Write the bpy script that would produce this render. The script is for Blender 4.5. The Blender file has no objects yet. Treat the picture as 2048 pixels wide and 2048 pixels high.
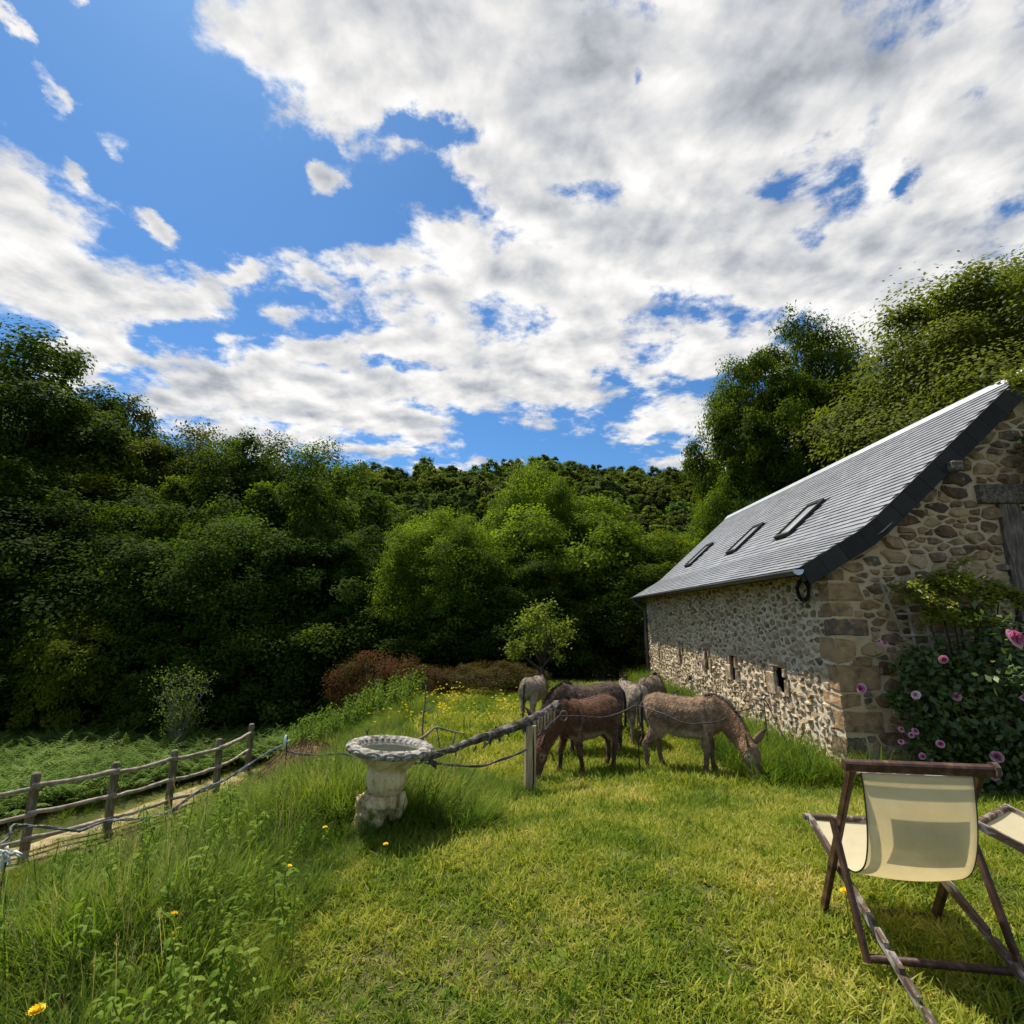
import bpy, bmesh, math, random
import numpy as np
from mathutils import Vector, Matrix

R = math.radians
rng = np.random.default_rng(11)
random.seed(5)
SC = bpy.context.scene
COL = SC.collection

# ------------------------------------------------------------------ camera, sun, sky, exposure
CAMZ = 1.6
cam_d = bpy.data.cameras.new('camera')
cam_d.sensor_width = 36.0
cam_d.lens = 36.0 * 1032.13 / 2048.0
cam_d.clip_end = 3000.0
cam_d.clip_start = 0.05
cam = bpy.data.objects.new('camera', cam_d)
cam.location = (0, 0, CAMZ)
cam.rotation_euler = (R(90 + 11.34), 0, 0)
COL.objects.link(cam)
SC.camera = cam

SUN_AZ, SUN_EL = R(-41), R(62)
sun_dir = Vector((math.sin(SUN_AZ) * math.cos(SUN_EL), math.cos(SUN_AZ) * math.cos(SUN_EL), math.sin(SUN_EL)))
sun_d = bpy.data.lights.new('sun', 'SUN')
sun_d.energy = 5.0
sun_d.angle = R(0.5)
sun_d.color = (1.0, 0.945, 0.84)
sun = bpy.data.objects.new('sun', sun_d)
sun.rotation_euler = sun_dir.to_track_quat('Z', 'Y').to_euler()
COL.objects.link(sun)

vs = SC.view_settings
vs.view_transform = 'Standard'
vs.look = 'None'
vs.exposure = 0.42
vs.gamma = 1.0
vs.use_curve_mapping = False
SC.cycles.use_denoising = True
SC.cycles.max_bounces = 6
SC.cycles.diffuse_bounces = 3
SC.cycles.glossy_bounces = 2
SC.cycles.transmission_bounces = 4
SC.cycles.transparent_max_bounces = 8
SC.cycles.caustics_reflective = False
SC.cycles.caustics_refractive = False
SC.cycles.sample_clamp_indirect = 4.0


class NT:
    """small helper to wire shader nodes"""
    def __init__(s, tree):
        s.t = tree
        tree.nodes.clear()

    def n(s, typ, ins=None, out=0, **props):
        nd = s.t.nodes.new(typ)
        for k, v in props.items():
            setattr(nd, k, v)
        for k, v in (ins or {}).items():
            sock = nd.inputs[k]
            if isinstance(v, bpy.types.NodeSocket):
                s.t.links.new(v, sock)
            else:
                sock.default_value = v
        return nd.outputs[out]

    def math(s, op, a, b=0.0, clamp=False):
        return s.n('ShaderNodeMath', {0: a, 1: b}, operation=op, use_clamp=clamp)

    def ramp(s, fac, stops, interp='LINEAR'):
        nd = s.t.nodes.new('ShaderNodeValToRGB')
        cr = nd.color_ramp
        cr.interpolation = interp
        while len(cr.elements) < len(stops):
            cr.elements.new(0.5)
        for e, (p, c) in zip(cr.elements, stops):
            e.position = p
            e.color = (c[0], c[1], c[2], 1.0)
        s.t.links.new(fac, nd.inputs[0])
        return nd.outputs[0]

    def mix(s, fac, a, b, blend='MIX'):
        nd = s.t.nodes.new('ShaderNodeMix')
        nd.data_type = 'RGBA'
        nd.blend_type = blend
        for sock, v in ((nd.inputs[0], fac), (nd.inputs[6], a), (nd.inputs[7], b)):
            if isinstance(v, bpy.types.NodeSocket):
                s.t.links.new(v, sock)
            else:
                sock.default_value = (*v, 1.0) if isinstance(v, tuple) and len(v) == 3 else v
        return nd.outputs[2]

    def maprange(s, v, a, b, c, d, smooth=True):
        nd = s.t.nodes.new('ShaderNodeMapRange')
        nd.interpolation_type = 'SMOOTHSTEP' if smooth else 'LINEAR'
        s.t.links.new(v, nd.inputs[0])
        for i, x in zip((1, 2, 3, 4), (a, b, c, d)):
            nd.inputs[i].default_value = x
        return nd.outputs[0]


# --- sky: NISHITA sky with a deck of broken cumulus, laid out on a cloud plane overhead
def cloud_ellipses():
    """(px, py, rx, ry, weight): where in the heavens each cloud bank or gap lies, turned into the cloud plane"""
    c, s = math.cos(R(11.34)), math.sin(R(11.34))
    def plane(px, py):
        u, v = (px - 1024) / 1032.13, (1024 - py) / 1032.13
        d = np.array([u, c - s * v, s + c * v])
        d /= np.linalg.norm(d)
        k = max(d[2], 0.0) + 0.14
        return np.array([d[0] / k, d[1] / k])
    def conv(px, py, rx, ry, rot=0.0):
        p = plane(px, py)
        jx = (plane(px + 4, py) - plane(px - 4, py)) / 8
        jy = (plane(px, py + 4) - plane(px, py - 4)) / 8
        ca, sa = math.cos(R(rot)), math.sin(R(rot))
        J = np.stack([(jx * ca + jy * sa) * rx, (-jx * sa + jy * ca) * ry], 1)
        U, S, _ = np.linalg.svd(J)
        return p, S, math.atan2(U[1, 0], U[0, 0])
    return conv


CLOUDS = [  # banks (+) and gaps (-)
    (1500, 180, 880, 300, .35), (760, 80, 260, 190, .30), (1120, 560, 540, 120, .25), (1560, 500, 520, 170, .28), (1150, 250, 320, 130, .2),
    (60, 480, 230, 140, .36), (300, 600, 260, 70, .30), (640, 800, 420, 110, .42), (1180, 745, 400, 60, .30), (1000, 690, 240, 36, .16), (760, 530, 260, 60, .2),
    (78, 160, 84, 26, .44, 62), (236, 312, 80, 30, .44, 58), (440, 50, 130, 56, .40, 60), (668, 372, 40, 40, .50), (306, 456, 46, 26, .48, 35),
    (390, 130, 120, 46, .30, 52), (160, 20, 66, 22, .42, 66), (12, 40, 50, 18, .4, 45), (180, 710, 80, 56, .38), (160, 365, 60, 14, .2, 55), (1400, 905, 150, 40, .34), (1330, 838, 150, 26, .28), (1530, 680, 44, 66, .34),
    (1240, 870, 60, 20, .24), (1040, 400, 90, 46, .30), (1750, 640, 160, 60, .2), (1430, 690, 60, 26, .26), (480, 540, 40, 14, .2),
    (330, 320, 290, 230, -.40), (640, 430, 190, 110, -.36), (930, 385, 130, 56, -.36), (870, 270, 120, 24, -.34), (1140, 365, 90, 30, -.30), (800, 250, 40, 30, -.24),
    (1450, 625, 180, 44, -.36), (540, 585, 120, 36, -.32), (820, 728, 340, 16, -.32), (1000, 850, 110, 44, -.36), (1170, 905, 220, 34, -.36),
    (220, 780, 66, 50, -.38), (1490, 402, 80, 26, -.26), (1690, 395, 66, 50, -.22), (1640, 485, 46, 34, -.26), (1400, 312, 40, 28, -.28), (1260, 165, 20, 16, -.3),
    (180, 40, 250, 170, -.30), (430, 655, 270, 22, -.26), (1840, 350, 26, 46, -.32), (1500, 790, 110, 50, -.30), (480, 640, 70, 40, -.22), (1320, 770, 160, 22, -.22), (640, 330, 60, 40, -.2),
]
GREYS = [(1110, 160, 190, 230, .50), (1270, 440, 190, 90, .45), (1900, 120, 480, 300, .55), (380, 800, 110, 70, .60), (1780, 480, 300, 140, .32),
         (1500, 60, 300, 160, .35), (1000, 800, 200, 60, .2)]

world = bpy.data.worlds.new('World')
SC.world = world
world.use_nodes = True
world.cycles.sampling_method = 'MANUAL'
world.cycles.sample_map_resolution = 256
w = NT(world.node_tree)
sky = w.n('ShaderNodeTexSky', sky_type='NISHITA', sun_disc=False, sun_elevation=SUN_EL, sun_rotation=SUN_AZ,
          altitude=200.0, air_density=1.0, dust_density=0.4, ozone_density=2.5)
dirv = w.n('ShaderNodeTexCoord')
sep = w.t.nodes.new('ShaderNodeSeparateXYZ')
w.t.links.new(dirv, sep.inputs[0])
kz = w.math('ADD', w.math('MAXIMUM', sep.outputs[2], 0.0), 0.14)
cx, cy = w.math('DIVIDE', sep.outputs[0], kz), w.math('DIVIDE', sep.outputs[1], kz)
P = w.n('ShaderNodeCombineXYZ', {0: cx, 1: cy, 2: 0.0})
warp = w.n('ShaderNodeTexNoise', {'Vector': P, 'Scale': 4.5, 'Detail': 7.0, 'Roughness': .62}, out=1)
Pw = w.n('ShaderNodeVectorMath', {0: P, 1: w.n('ShaderNodeVectorMath', {0: w.n('ShaderNodeVectorMath', {0: warp, 1: (.5, .5, .5)}, operation='SUBTRACT'), 1: (.20, .20, 0)}, operation='MULTIPLY')}, operation='ADD')
conv = cloud_ellipses()


def blob_sum(lst, start, outer=1.65, inner=0.0):
    acc = None
    for px, py, rx, ry, wt, *rot in lst:
        p, S, ang = conv(px, py, rx, ry, *rot)
        m = w.n('ShaderNodeMapping', {'Vector': Pw, 'Location': (p[0], p[1], 0), 'Rotation': (0, 0, ang), 'Scale': (max(S[0], .012), max(S[1], .012), 1.0)}, vector_type='TEXTURE')
        ln = w.n('ShaderNodeVectorMath', {0: m}, out=1, operation='LENGTH')
        f = w.maprange(ln, outer, inner, 0.0, wt)
        acc = f if acc is None else w.math('ADD', acc, f)
    return acc


cover = blob_sum(CLOUDS, 0)
grey = blob_sum(GREYS, 0, 1.5, 0.0)
nz = w.n('ShaderNodeTexNoise', {'Vector': P, 'Scale': 4.2, 'Detail': 13.0, 'Roughness': .63, 'Distortion': .10})
nzs = w.n('ShaderNodeTexNoise', {'Vector': P, 'Scale': 4.0, 'Detail': 8.0, 'Roughness': .54, 'Distortion': .10})
off = w.n('ShaderNodeVectorMath', {0: P, 1: (-.035, .045, 0)}, operation='ADD')
nz2 = w.n('ShaderNodeTexNoise', {'Vector': off, 'Scale': 4.0, 'Detail': 6.0, 'Roughness': .50, 'Distortion': .10})
big = w.n('ShaderNodeTexNoise', {'Vector': P, 'Scale': .9, 'Detail': 3.0, 'Roughness': .5})
dens = w.math('ADD', w.math('ADD', w.math('MULTIPLY', w.math('SUBTRACT', nz, .5), 1.9), .5), w.math('ADD', cover, w.math('MULTIPLY', w.math('SUBTRACT', big, .42), .35)))
alpha = w.maprange(dens, .46, .74, 0.0, 1.0)
thick = w.maprange(dens, .74, 1.15, 0.0, 1.0)
relief = w.math('MULTIPLY', w.math('SUBTRACT', nzs, nz2), 1.35)
mid = w.n('ShaderNodeTexNoise', {'Vector': P, 'Scale': 3.6, 'Detail': 6.0, 'Roughness': .5})
lum = w.math('ADD', .66, relief)
lum = w.math('SUBTRACT', lum, w.math('MULTIPLY', thick, .09))
lum = w.math('SUBTRACT', lum, w.math('MULTIPLY', grey, w.maprange(mid, .25, .7, .16, .34)))
lum = w.math('MAXIMUM', w.math('MINIMUM', lum, .76), .29)
ccol = w.mix(w.maprange(lum, .3, .64, 0.0, 1.0, False), (.87, .94, 1.06), (1.0, .99, .975))
bg_sky = w.n('ShaderNodeBackground', {'Color': w.mix(1.0, sky, (.50, .84, 1.10), 'MULTIPLY'), 'Strength': .092})
bg_cloud = w.n('ShaderNodeBackground', {'Color': ccol, 'Strength': lum})
up = w.maprange(sep.outputs[2], -.02, .03, 0.0, 1.0)
wout = w.t.nodes.new('ShaderNodeOutputWorld')
w.t.links.new(w.n('ShaderNodeMixShader', {0: w.math('MULTIPLY', alpha, up), 1: bg_sky, 2: bg_cloud}), wout.inputs[0])

# ------------------------------------------------------------------ helpers
def sm(t):
    t = np.clip(t, 0.0, 1.0)
    return t * t * (3 - 2 * t)


def _h(ix, iy, seed):
    n = (ix.astype(np.int64) * 374761393 + iy.astype(np.int64) * 668265263 + seed * 974711) & 0x7fffffff
    n = (n ^ (n >> 13)) * 1274126177 & 0x7fffffff
    return ((n ^ (n >> 16)) & 0xffff) / 65535.0


def vnoise(x, y, seed=0):
    x, y = np.asarray(x, float), np.asarray(y, float)
    ix, iy = np.floor(x), np.floor(y)
    fx, fy = x - ix, y - iy
    fx, fy = fx * fx * (3 - 2 * fx), fy * fy * (3 - 2 * fy)
    a, b = _h(ix, iy, seed), _h(ix + 1, iy, seed)
    c, d = _h(ix, iy + 1, seed), _h(ix + 1, iy + 1, seed)
    return (a * (1 - fx) + b * fx) * (1 - fy) + (c * (1 - fx) + d * fx) * fy


def fbm(x, y, seed=0, oct=4):
    v, a, t = 0.0, 1.0, 0.0
    for o in range(oct):
        v = v + a * vnoise(x * 2 ** o, y * 2 ** o, seed + o * 17)
        t += a
        a *= .5
    return v / t


def terr(x, y):
    """height of the ground: lawn, bank falling to the left, valley, wooded hill"""
    x, y = np.asarray(x, float), np.asarray(y, float)
    lawn = -0.42 * sm((y - 3.4) / 4.0)
    bank = -1.75 * sm((-1.5 - x) / 5.0) * sm((y + 6) / 6)
    far = -1.2 * sm((y - 17) / 12) - 2.5 * sm((y - 28) / 20)
    hill = 44.0 * sm((y - 40 - .03 * np.abs(x)) / 118.0) * (1 + .018 * np.sin(x * .045 + 2.6) + .012 * np.sin(x * .11)) \
        + np.clip(y - 165, 0, 500) * .02
    lump = .07 * (fbm(x * .6, y * .6, 3) - .5) + .03 * (fbm(x * 2.2, y * 2.2, 9) - .5)
    return lawn + bank + far + hill + lump * np.where(x > -1.0, .6, 1.6)


def tz(x, y):
    return float(terr(x, y))


def link(name, me, mat=None, parent=None, smooth=False):
    o = bpy.data.objects.new(name, me)
    COL.objects.link(o)
    if mat is not None and not me.materials:
        me.materials.append(mat)
    if parent is not None:
        o.parent = parent
    if smooth:
        me.polygons.foreach_set('use_smooth', np.ones(len(me.polygons), bool))
    return o


def np_mesh(name, V, F, tint=None, col=None):
    me = bpy.data.meshes.new(name)
    V = np.ascontiguousarray(V, np.float32)
    F = np.ascontiguousarray(F, np.int32)
    n, k = F.shape
    me.vertices.add(len(V))
    me.vertices.foreach_set('co', V.ravel())
    me.loops.add(n * k)
    me.loops.foreach_set('vertex_index', F.ravel())
    me.polygons.add(n)
    me.polygons.foreach_set('loop_start', np.arange(0, n * k, k, dtype=np.int32))
    me.update(calc_edges=True)
    if tint is not None:
        me.attributes.new('tint', 'FLOAT', 'POINT').data.foreach_set('value', np.ascontiguousarray(tint, np.float32))
    if col is not None:
        c4 = np.ones((len(V), 4), np.float32)
        c4[:, :3] = col
        me.attributes.new('coat', 'FLOAT_COLOR', 'POINT').data.foreach_set('color', c4.ravel())
    return me


class MB:
    """collects shapes into one mesh"""
    def __init__(s):
        s.v, s.f, s.t = [], [], []

    def add(s, verts, faces, tint=0.5):
        b = len(s.v)
        s.v += [tuple(map(float, p)) for p in verts]
        s.f += [tuple(b + i for i in f) for f in faces]
        s.t += [tint] * len(verts)
        return s

    def box(s, lo, hi, tint=.5, M=None):
        x0, y0, z0 = lo
        x1, y1, z1 = hi
        V = [(x0, y0, z0), (x1, y0, z0), (x1, y1, z0), (x0, y1, z0), (x0, y0, z1), (x1, y0, z1), (x1, y1, z1), (x0, y1, z1)]
        if M is not None:
            V = [M @ Vector(p) for p in V]
        return s.add(V, [(0, 3, 2, 1), (4, 5, 6, 7), (0, 1, 5, 4), (1, 2, 6, 5), (2, 3, 7, 6), (3, 0, 4, 7)], tint)

    def bar(s, p0, p1, w, h, side=(1, 0, 0), tint=.5, bev=0.0):
        """a straight bar of section w (along side) x h"""
        p0, p1 = Vector(p0), Vector(p1)
        d = (p1 - p0).normalized()
        a = Vector(side)
        a = (a - d * a.dot(d)).normalized()
        b = d.cross(a)
        bev = bev or min(w, h) * .18
        ring = []
        for sx, sy, in ((1, 1), (-1, 1), (-1, -1), (1, -1)):
            c1 = a * (sx * (w / 2 - bev)) + b * (sy * h / 2)
            c2 = a * (sx * w / 2) + b * (sy * (h / 2 - bev))
            ring += [c1, c2] if sx * sy < 0 else [c2, c1]
        n = len(ring)
        V = [p0 + r for r in ring] + [p1 + r for r in ring]
        F = [(i, (i + 1) % n, n + (i + 1) % n, n + i) for i in range(n)] + [tuple(range(n))[::-1], tuple(range(n, 2 * n))]
        return s.add(V, F, tint)

    def tube(s, pts, rad, k=8, tint=.5, cap=True, jitter=0.0, rr=None, squash=1.0):
        pts = [Vector(p) for p in pts]
        n = len(pts)
        if not hasattr(rad, '__len__'):
            rad = [rad] * n
        ref = Vector((0, 0, 1))
        if abs((pts[-1] - pts[0]).normalized().z) > .85:
            ref = Vector((1, 0, 0))
        V, F = [], []
        for i in range(n):
            d = (pts[min(i + 1, n - 1)] - pts[max(i - 1, 0)])
            d = d.normalized() if d.length > 1e-9 else Vector((0, 0, 1))
            a = d.cross(ref)
            a = a.normalized() if a.length > 1e-6 else Vector((1, 0, 0))
            b = d.cross(a)
            for j in range(k):
                t = 2 * math.pi * j / k
                r = rad[i] * (1 + (jitter * (random.random() - .5) * 2 if jitter else 0))
                V.append(pts[i] + a * (math.cos(t) * r) + b * (math.sin(t) * r * squash))
        for i in range(n - 1):
            for j in range(k):
                F.append((i * k + j, i * k + (j + 1) % k, (i + 1) * k + (j + 1) % k, (i + 1) * k + j))
        if cap:
            F.append(tuple(range(k))[::-1])
            F.append(tuple((n - 1) * k + j for j in range(k)))
        return s.add(V, F, tint)

    def lathe(s, prof, k=32, center=(0, 0, 0), tint=.5, fn=None, cap=True):
        V, F = [], []
        for i, (r, z) in enumerate(prof):
            for j in range(k):
                t = 2 * math.pi * j / k
                rr = r if fn is None else fn(i, t, r)
                V.append((center[0] + math.cos(t) * rr, center[1] + math.sin(t) * rr, center[2] + z))
        for i in range(len(prof) - 1):
            for j in range(k):
                F.append((i * k + j, i * k + (j + 1) % k, (i + 1) * k + (j + 1) % k, (i + 1) * k + j))
        if cap:
            F.append(tuple(range(k))[::-1])
            F.append(tuple((len(prof) - 1) * k + j for j in range(k)))
        return s.add(V, F, tint)

    def mesh(s, name):
        me = bpy.data.meshes.new(name)
        me.from_pydata(s.v, [], s.f)
        me.attributes.new('tint', 'FLOAT', 'POINT').data.foreach_set('value', np.array(s.t, np.float32))
        me.update()
        return me

    def build(s, name, mat, parent=None, smooth=False):
        return link(name, s.mesh(name), mat, parent, smooth)


def tag(o, label=None, cat=None, group=None, kind=None):
    if label:
        o['label'] = label
    if cat:
        o['category'] = cat
    if group:
        o['group'] = group
    if kind:
        o['kind'] = kind
    return o


def empty(name, loc, rz=0.0, label=None, cat=None, group=None):
    o = bpy.data.objects.new(name, None)
    COL.objects.link(o)
    o.location = loc
    o.rotation_euler = (0, 0, rz)
    o.empty_display_size = .1
    return tag(o, label, cat, group)


def copy_tree(o, parent=None):
    c = o.copy()
    COL.objects.link(c)
    if parent is not None:
        c.parent = parent
    for ch in list(o.children):
        copy_tree(ch, c)
    return c


def smooth_path(pts, n):
    """Catmull-Rom through pts"""
    P_ = np.array(pts, float)
    Q = np.vstack([2 * P_[0] - P_[1], P_, 2 * P_[-1] - P_[-2]])
    out = []
    m = len(P_) - 1
    for t in np.linspace(0, m - 1e-6, n):
        i = int(t)
        f = t - i
        a, b, c, d = Q[i], Q[i + 1], Q[i + 2], Q[i + 3]
        out.append(.5 * ((2 * b) + (-a + c) * f + (2 * a - 5 * b + 4 * c - d) * f ** 2 + (-a + 3 * b - 3 * c + d) * f ** 3))
    return np.array(out)


# ------------------------------------------------------------------ materials
def material(name, stops, scale=6.0, detail=6.0, rough=.85, spec=.3, attr=0.0, bump=0.0, bscale=40.0, stretch=(1, 1, 1),
             coord='Object', translucent=None, tr_fac=.4, speck=None, sheen=0.0, noise_amt=1.0, coat_attr=False, bdist=.01, metal=0.0, objcol=False, interp='LINEAR', see=0.0):
    m = bpy.data.materials.new(name)
    m.use_nodes = True
    t = NT(m.node_tree)
    co = t.n('ShaderNodeTexCoord', out={'Generated': 0, 'Object': 3}.get(coord, 3))
    if coord == 'World':
        co = t.n('ShaderNodeNewGeometry', out=0)
    if stretch != (1, 1, 1):
        co = t.n('ShaderNodeMapping', {'Vector': co, 'Scale': stretch})
    fac = t.n('ShaderNodeTexNoise', {'Vector': co, 'Scale': scale, 'Detail': detail, 'Roughness': .6})
    fac = t.maprange(fac, .28, .72, 0.0, 1.0, False)
    if attr:
        a = t.n('ShaderNodeAttribute', out=2, attribute_name='tint')
        fac = t.math('ADD', t.math('MULTIPLY', a, attr), t.math('MULTIPLY', fac, 1 - attr))
    col = t.ramp(fac, stops, interp)
    if coat_attr:
        ca = t.n('ShaderNodeAttribute', out=0, attribute_name='coat')
        col = t.mix(1.0, ca, col, 'MULTIPLY')
    if speck:
        scol, sscale, lo, hi, amt = speck
        sp = t.n('ShaderNodeTexNoise', {'Vector': co, 'Scale': sscale, 'Detail': 3.0, 'Roughness': .55})
        col = t.mix(t.maprange(sp, lo, hi, 0.0, amt), col, scol)
    if objcol:
        oc = t.n('ShaderNodeObjectInfo', out=1)
        col = t.mix(1.0, col, oc, 'MULTIPLY')
    ins = {'Base Color': col, 'Roughness': rough, 'Specular IOR Level': spec, 'Metallic': metal}
    if sheen:
        ins['Sheen Weight'] = sheen
        ins['Sheen Roughness'] = .5
    if bump:
        bn = t.n('ShaderNodeTexNoise', {'Vector': co, 'Scale': bscale, 'Detail': 6.0, 'Roughness': .65})
        ins['Normal'] = t.n('ShaderNodeBump', {'Height': bn, 'Strength': bump, 'Distance': bdist})
    sh = t.n('ShaderNodeBsdfPrincipled', ins)
    if translucent:
        tc = t.mix(1.0, col, translucent, 'MULTIPLY')
        sh = t.n('ShaderNodeMixShader', {0: tr_fac, 1: sh, 2: t.n('ShaderNodeBsdfTranslucent', {'Color': tc})})
    if see:        # open weave: part of the light goes straight through
        sh = t.n('ShaderNodeMixShader', {0: see, 1: sh, 2: t.n('ShaderNodeBsdfTransparent')})
    o = m.node_tree.nodes.new('ShaderNodeOutputMaterial')
    m.node_tree.links.new(sh, o.inputs[0])
    return m


def grass_mat(name, stops, patch, rough=.55):
    """blades: per-blade tint, world-space patches, random per tuft, some light passing through"""
    m = bpy.data.materials.new(name)
    m.use_nodes = True
    t = NT(m.node_tree)
    a = t.n('ShaderNodeAttribute', out=2, attribute_name='tint')
    pos = t.n('ShaderNodeNewGeometry', out=0)
    n1 = t.maprange(t.n('ShaderNodeTexNoise', {'Vector': pos, 'Scale': patch, 'Detail': 6.0, 'Roughness': .68}), .34, .68, 0, 1, False)
    rnd = t.n('ShaderNodeObjectInfo', out=5)
    fac = t.math('ADD', t.math('MULTIPLY', a, .34), t.math('ADD', t.math('MULTIPLY', n1, .50), t.math('MULTIPLY', rnd, .16)))
    col = t.ramp(fac, stops)
    sh = t.n('ShaderNodeBsdfPrincipled', {'Base Color': col, 'Roughness': rough, 'Specular IOR Level': .06})
    tl = t.n('ShaderNodeBsdfTranslucent', {'Color': t.mix(1.0, col, (1.5, 1.5, .8), 'MULTIPLY')})
    sh = t.n('ShaderNodeMixShader', {0: .38, 1: sh, 2: tl})
    o = m.node_tree.nodes.new('ShaderNodeOutputMaterial')
    m.node_tree.links.new(sh, o.inputs[0])
    return m


M_ = {}
M_['ground'] = material('soil_and_turf', [(0, (.035, .040, .012)), (.5, (.060, .070, .018)), (.8, (.10, .095, .035)), (1, (.16, .13, .065))], scale=1.3, coord='World', rough=1, spec=.05, bump=.5, bscale=30, bdist=.03)
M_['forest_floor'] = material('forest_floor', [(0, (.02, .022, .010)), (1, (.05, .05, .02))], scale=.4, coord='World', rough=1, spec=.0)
M_['path'] = material('dry_straw_track', [(0, (.20, .16, .07)), (.45, (.36, .29, .15)), (1, (.50, .42, .26))], scale=3.5, coord='World', rough=1, spec=.05, bump=1.0, bscale=18, bdist=.05,
                      speck=((.13, .15, .04), 2.2, .44, .60, .85))
M_['mortar'] = material('sandy_lime_mortar', [(0, (.46, .325, .18)), (.5, (.63, .47, .285)), (1, (.74, .585, .38))], scale=2.4, rough=.95, spec=.1, bump=.9, bscale=55, bdist=.02, speck=((.20, .16, .11), 9, .56, .75, .6))
M_['mortar_long'] = material('pale_lime_mortar', [(0, (.58, .465, .315)), (.5, (.74, .625, .45)), (1, (.80, .71, .55))], scale=2.4, rough=.95, spec=.1, bump=1.0, bscale=45, bdist=.02, speck=((.2, .16, .11), 9, .58, .75, .5))
STONE_STOPS = [(0, (.040, .034, .030)), (.12, (.085, .068, .055)), (.26, (.16, .088, .054)), (.40, (.28, .178, .100)), (.52, (.12, .095, .072)),
               (.66, (.36, .225, .115)), (.82, (.46, .32, .175)), (1, (.52, .39, .235))]
M_['stone'] = material('rubble_stone', STONE_STOPS, scale=7, rough=.9, spec=.15, attr=.72, bump=1.0, bscale=22, bdist=.025, speck=((.46, .34, .20), 11, .56, .70, .6))
M_['stone_long'] = material('rubble_stone_lime_washed', [(0, (.07, .058, .046)), (.22, (.17, .125, .08)), (.45, (.34, .235, .135)), (.7, (.46, .345, .215)), (1, (.60, .485, .33))], scale=7, rough=.9, spec=.15, attr=.6, bump=1.0, bscale=26, bdist=.02,
                            speck=((.66, .54, .385), 9, .50, .64, .8))
M_['slate'] = material('roof_slate', [(0, (.165, .172, .185)), (.5, (.235, .243, .257)), (1, (.33, .333, .34))], scale=1.6, rough=.45, spec=.42, attr=.5, bump=.25, bscale=25, bdist=.004, speck=((.36, .35, .29), 5, .58, .74, .45))
M_['slate_dark'] = material('dark_verge_slate', [(0, (.024, .022, .020)), (1, (.052, .048, .044))], scale=5, rough=.7, spec=.12, attr=.5, bump=.2, bscale=20)
M_['zinc'] = material('zinc', [(0, (.42, .43, .44)), (1, (.60, .61, .62))], scale=3, rough=.35, spec=.5, metal=.6)
M_['zinc_dark'] = material('weathered_zinc', [(0, (.07, .072, .076)), (1, (.14, .142, .145))], scale=3, rough=.45, spec=.5, metal=.3)
M_['boards'] = material('roof_boards', [(0, (.05, .035, .025)), (1, (.10, .075, .05))], scale=4, rough=.9, stretch=(1, .1, 1))
M_['old_oak'] = material('weathered_oak', [(0, (.045, .034, .026)), (.45, (.145, .112, .085)), (1, (.32, .265, .21))], scale=5, detail=9, rough=.9, spec=.15, stretch=(6, 1, 6), bump=1.0, bscale=14, bdist=.02)
M_['old_oak_v'] = material('weathered_oak_upright', [(0, (.045, .034, .026)), (.45, (.145, .112, .085)), (1, (.32, .265, .21))], scale=5, detail=9, rough=.9, spec=.15, stretch=(6, 6, 1), bump=1.0, bscale=14, bdist=.02)
M_['dark'] = material('unlit_interior', [(0, (.012, .011, .010)), (1, (.02, .018, .016))], rough=1, spec=0)
M_['paint_frame'] = material('grey_window_paint', [(0, (.05, .05, .05)), (1, (.09, .09, .088))], rough=.5)
M_['black'] = material('black_rubber', [(0, (.010, .010, .011)), (1, (.022, .022, .024))], rough=.5)
M_['iron'] = material('rusty_iron', [(0, (.018, .013, .011)), (1, (.06, .036, .024))], scale=30, rough=.8)
M_['white_plastic'] = material('white_plastic', [(0, (.60, .60, .58)), (1, (.78, .78, .76))], rough=.5)
M_['rail_wood'] = material('grey_weathered_rail', [(0, (.13, .10, .072)), (.5, (.30, .25, .19)), (1, (.50, .44, .36))], scale=9, detail=8, rough=.9, spec=.1, bump=.8, bscale=30, stretch=(1, 1, 1), bdist=.01)
M_['post_wood'] = material('mossy_post_wood', [(0, (.07, .058, .036)), (.5, (.18, .148, .095)), (1, (.32, .27, .18))], scale=9, detail=8, rough=.95, spec=.1, bump=.8, bscale=24, stretch=(3, 3, .5), bdist=.01, speck=((.07, .085, .03), 6, .5, .66, .55))
M_['split_post'] = material('pale_split_post', [(0, (.22, .15, .08)), (.5, (.42, .31, .18)), (1, (.58, .47, .30))], scale=6, detail=8, rough=.9, spec=.1, bump=.7, bscale=14, stretch=(5, 5, .6), bdist=.01, speck=((.16, .16, .07), 4, .5, .7, .6))
M_['log_bark'] = material('dark_flaking_bark', [(0, (.018, .015, .013)), (.5, (.09, .075, .062)), (1, (.30, .27, .24))], scale=11, detail=8, rough=.95, spec=.1, bump=1.0, bscale=22, bdist=.02)
M_['rope'] = material('twisted_fence_tape', [(0, (.04, .045, .045)), (.5, (.13, .14, .145)), (1, (.40, .42, .42))], scale=18, detail=3, rough=.8)
M_['wire'] = material('dark_wire', [(0, (.02, .018, .02)), (1, (.09, .08, .085))], scale=18, rough=.7)
M_['bark'] = material('tree_bark', [(0, (.025, .021, .015)), (.5, (.06, .05, .036)), (1, (.115, .10, .075))], scale=3, detail=8, rough=1, spec=.1, bump=1, bscale=9, stretch=(2, 2, .5), bdist=.05)
M_['bark_pale'] = material('pale_twig_bark', [(0, (.10, .085, .06)), (1, (.25, .22, .17))], scale=5, rough=1, spec=.1)
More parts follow.
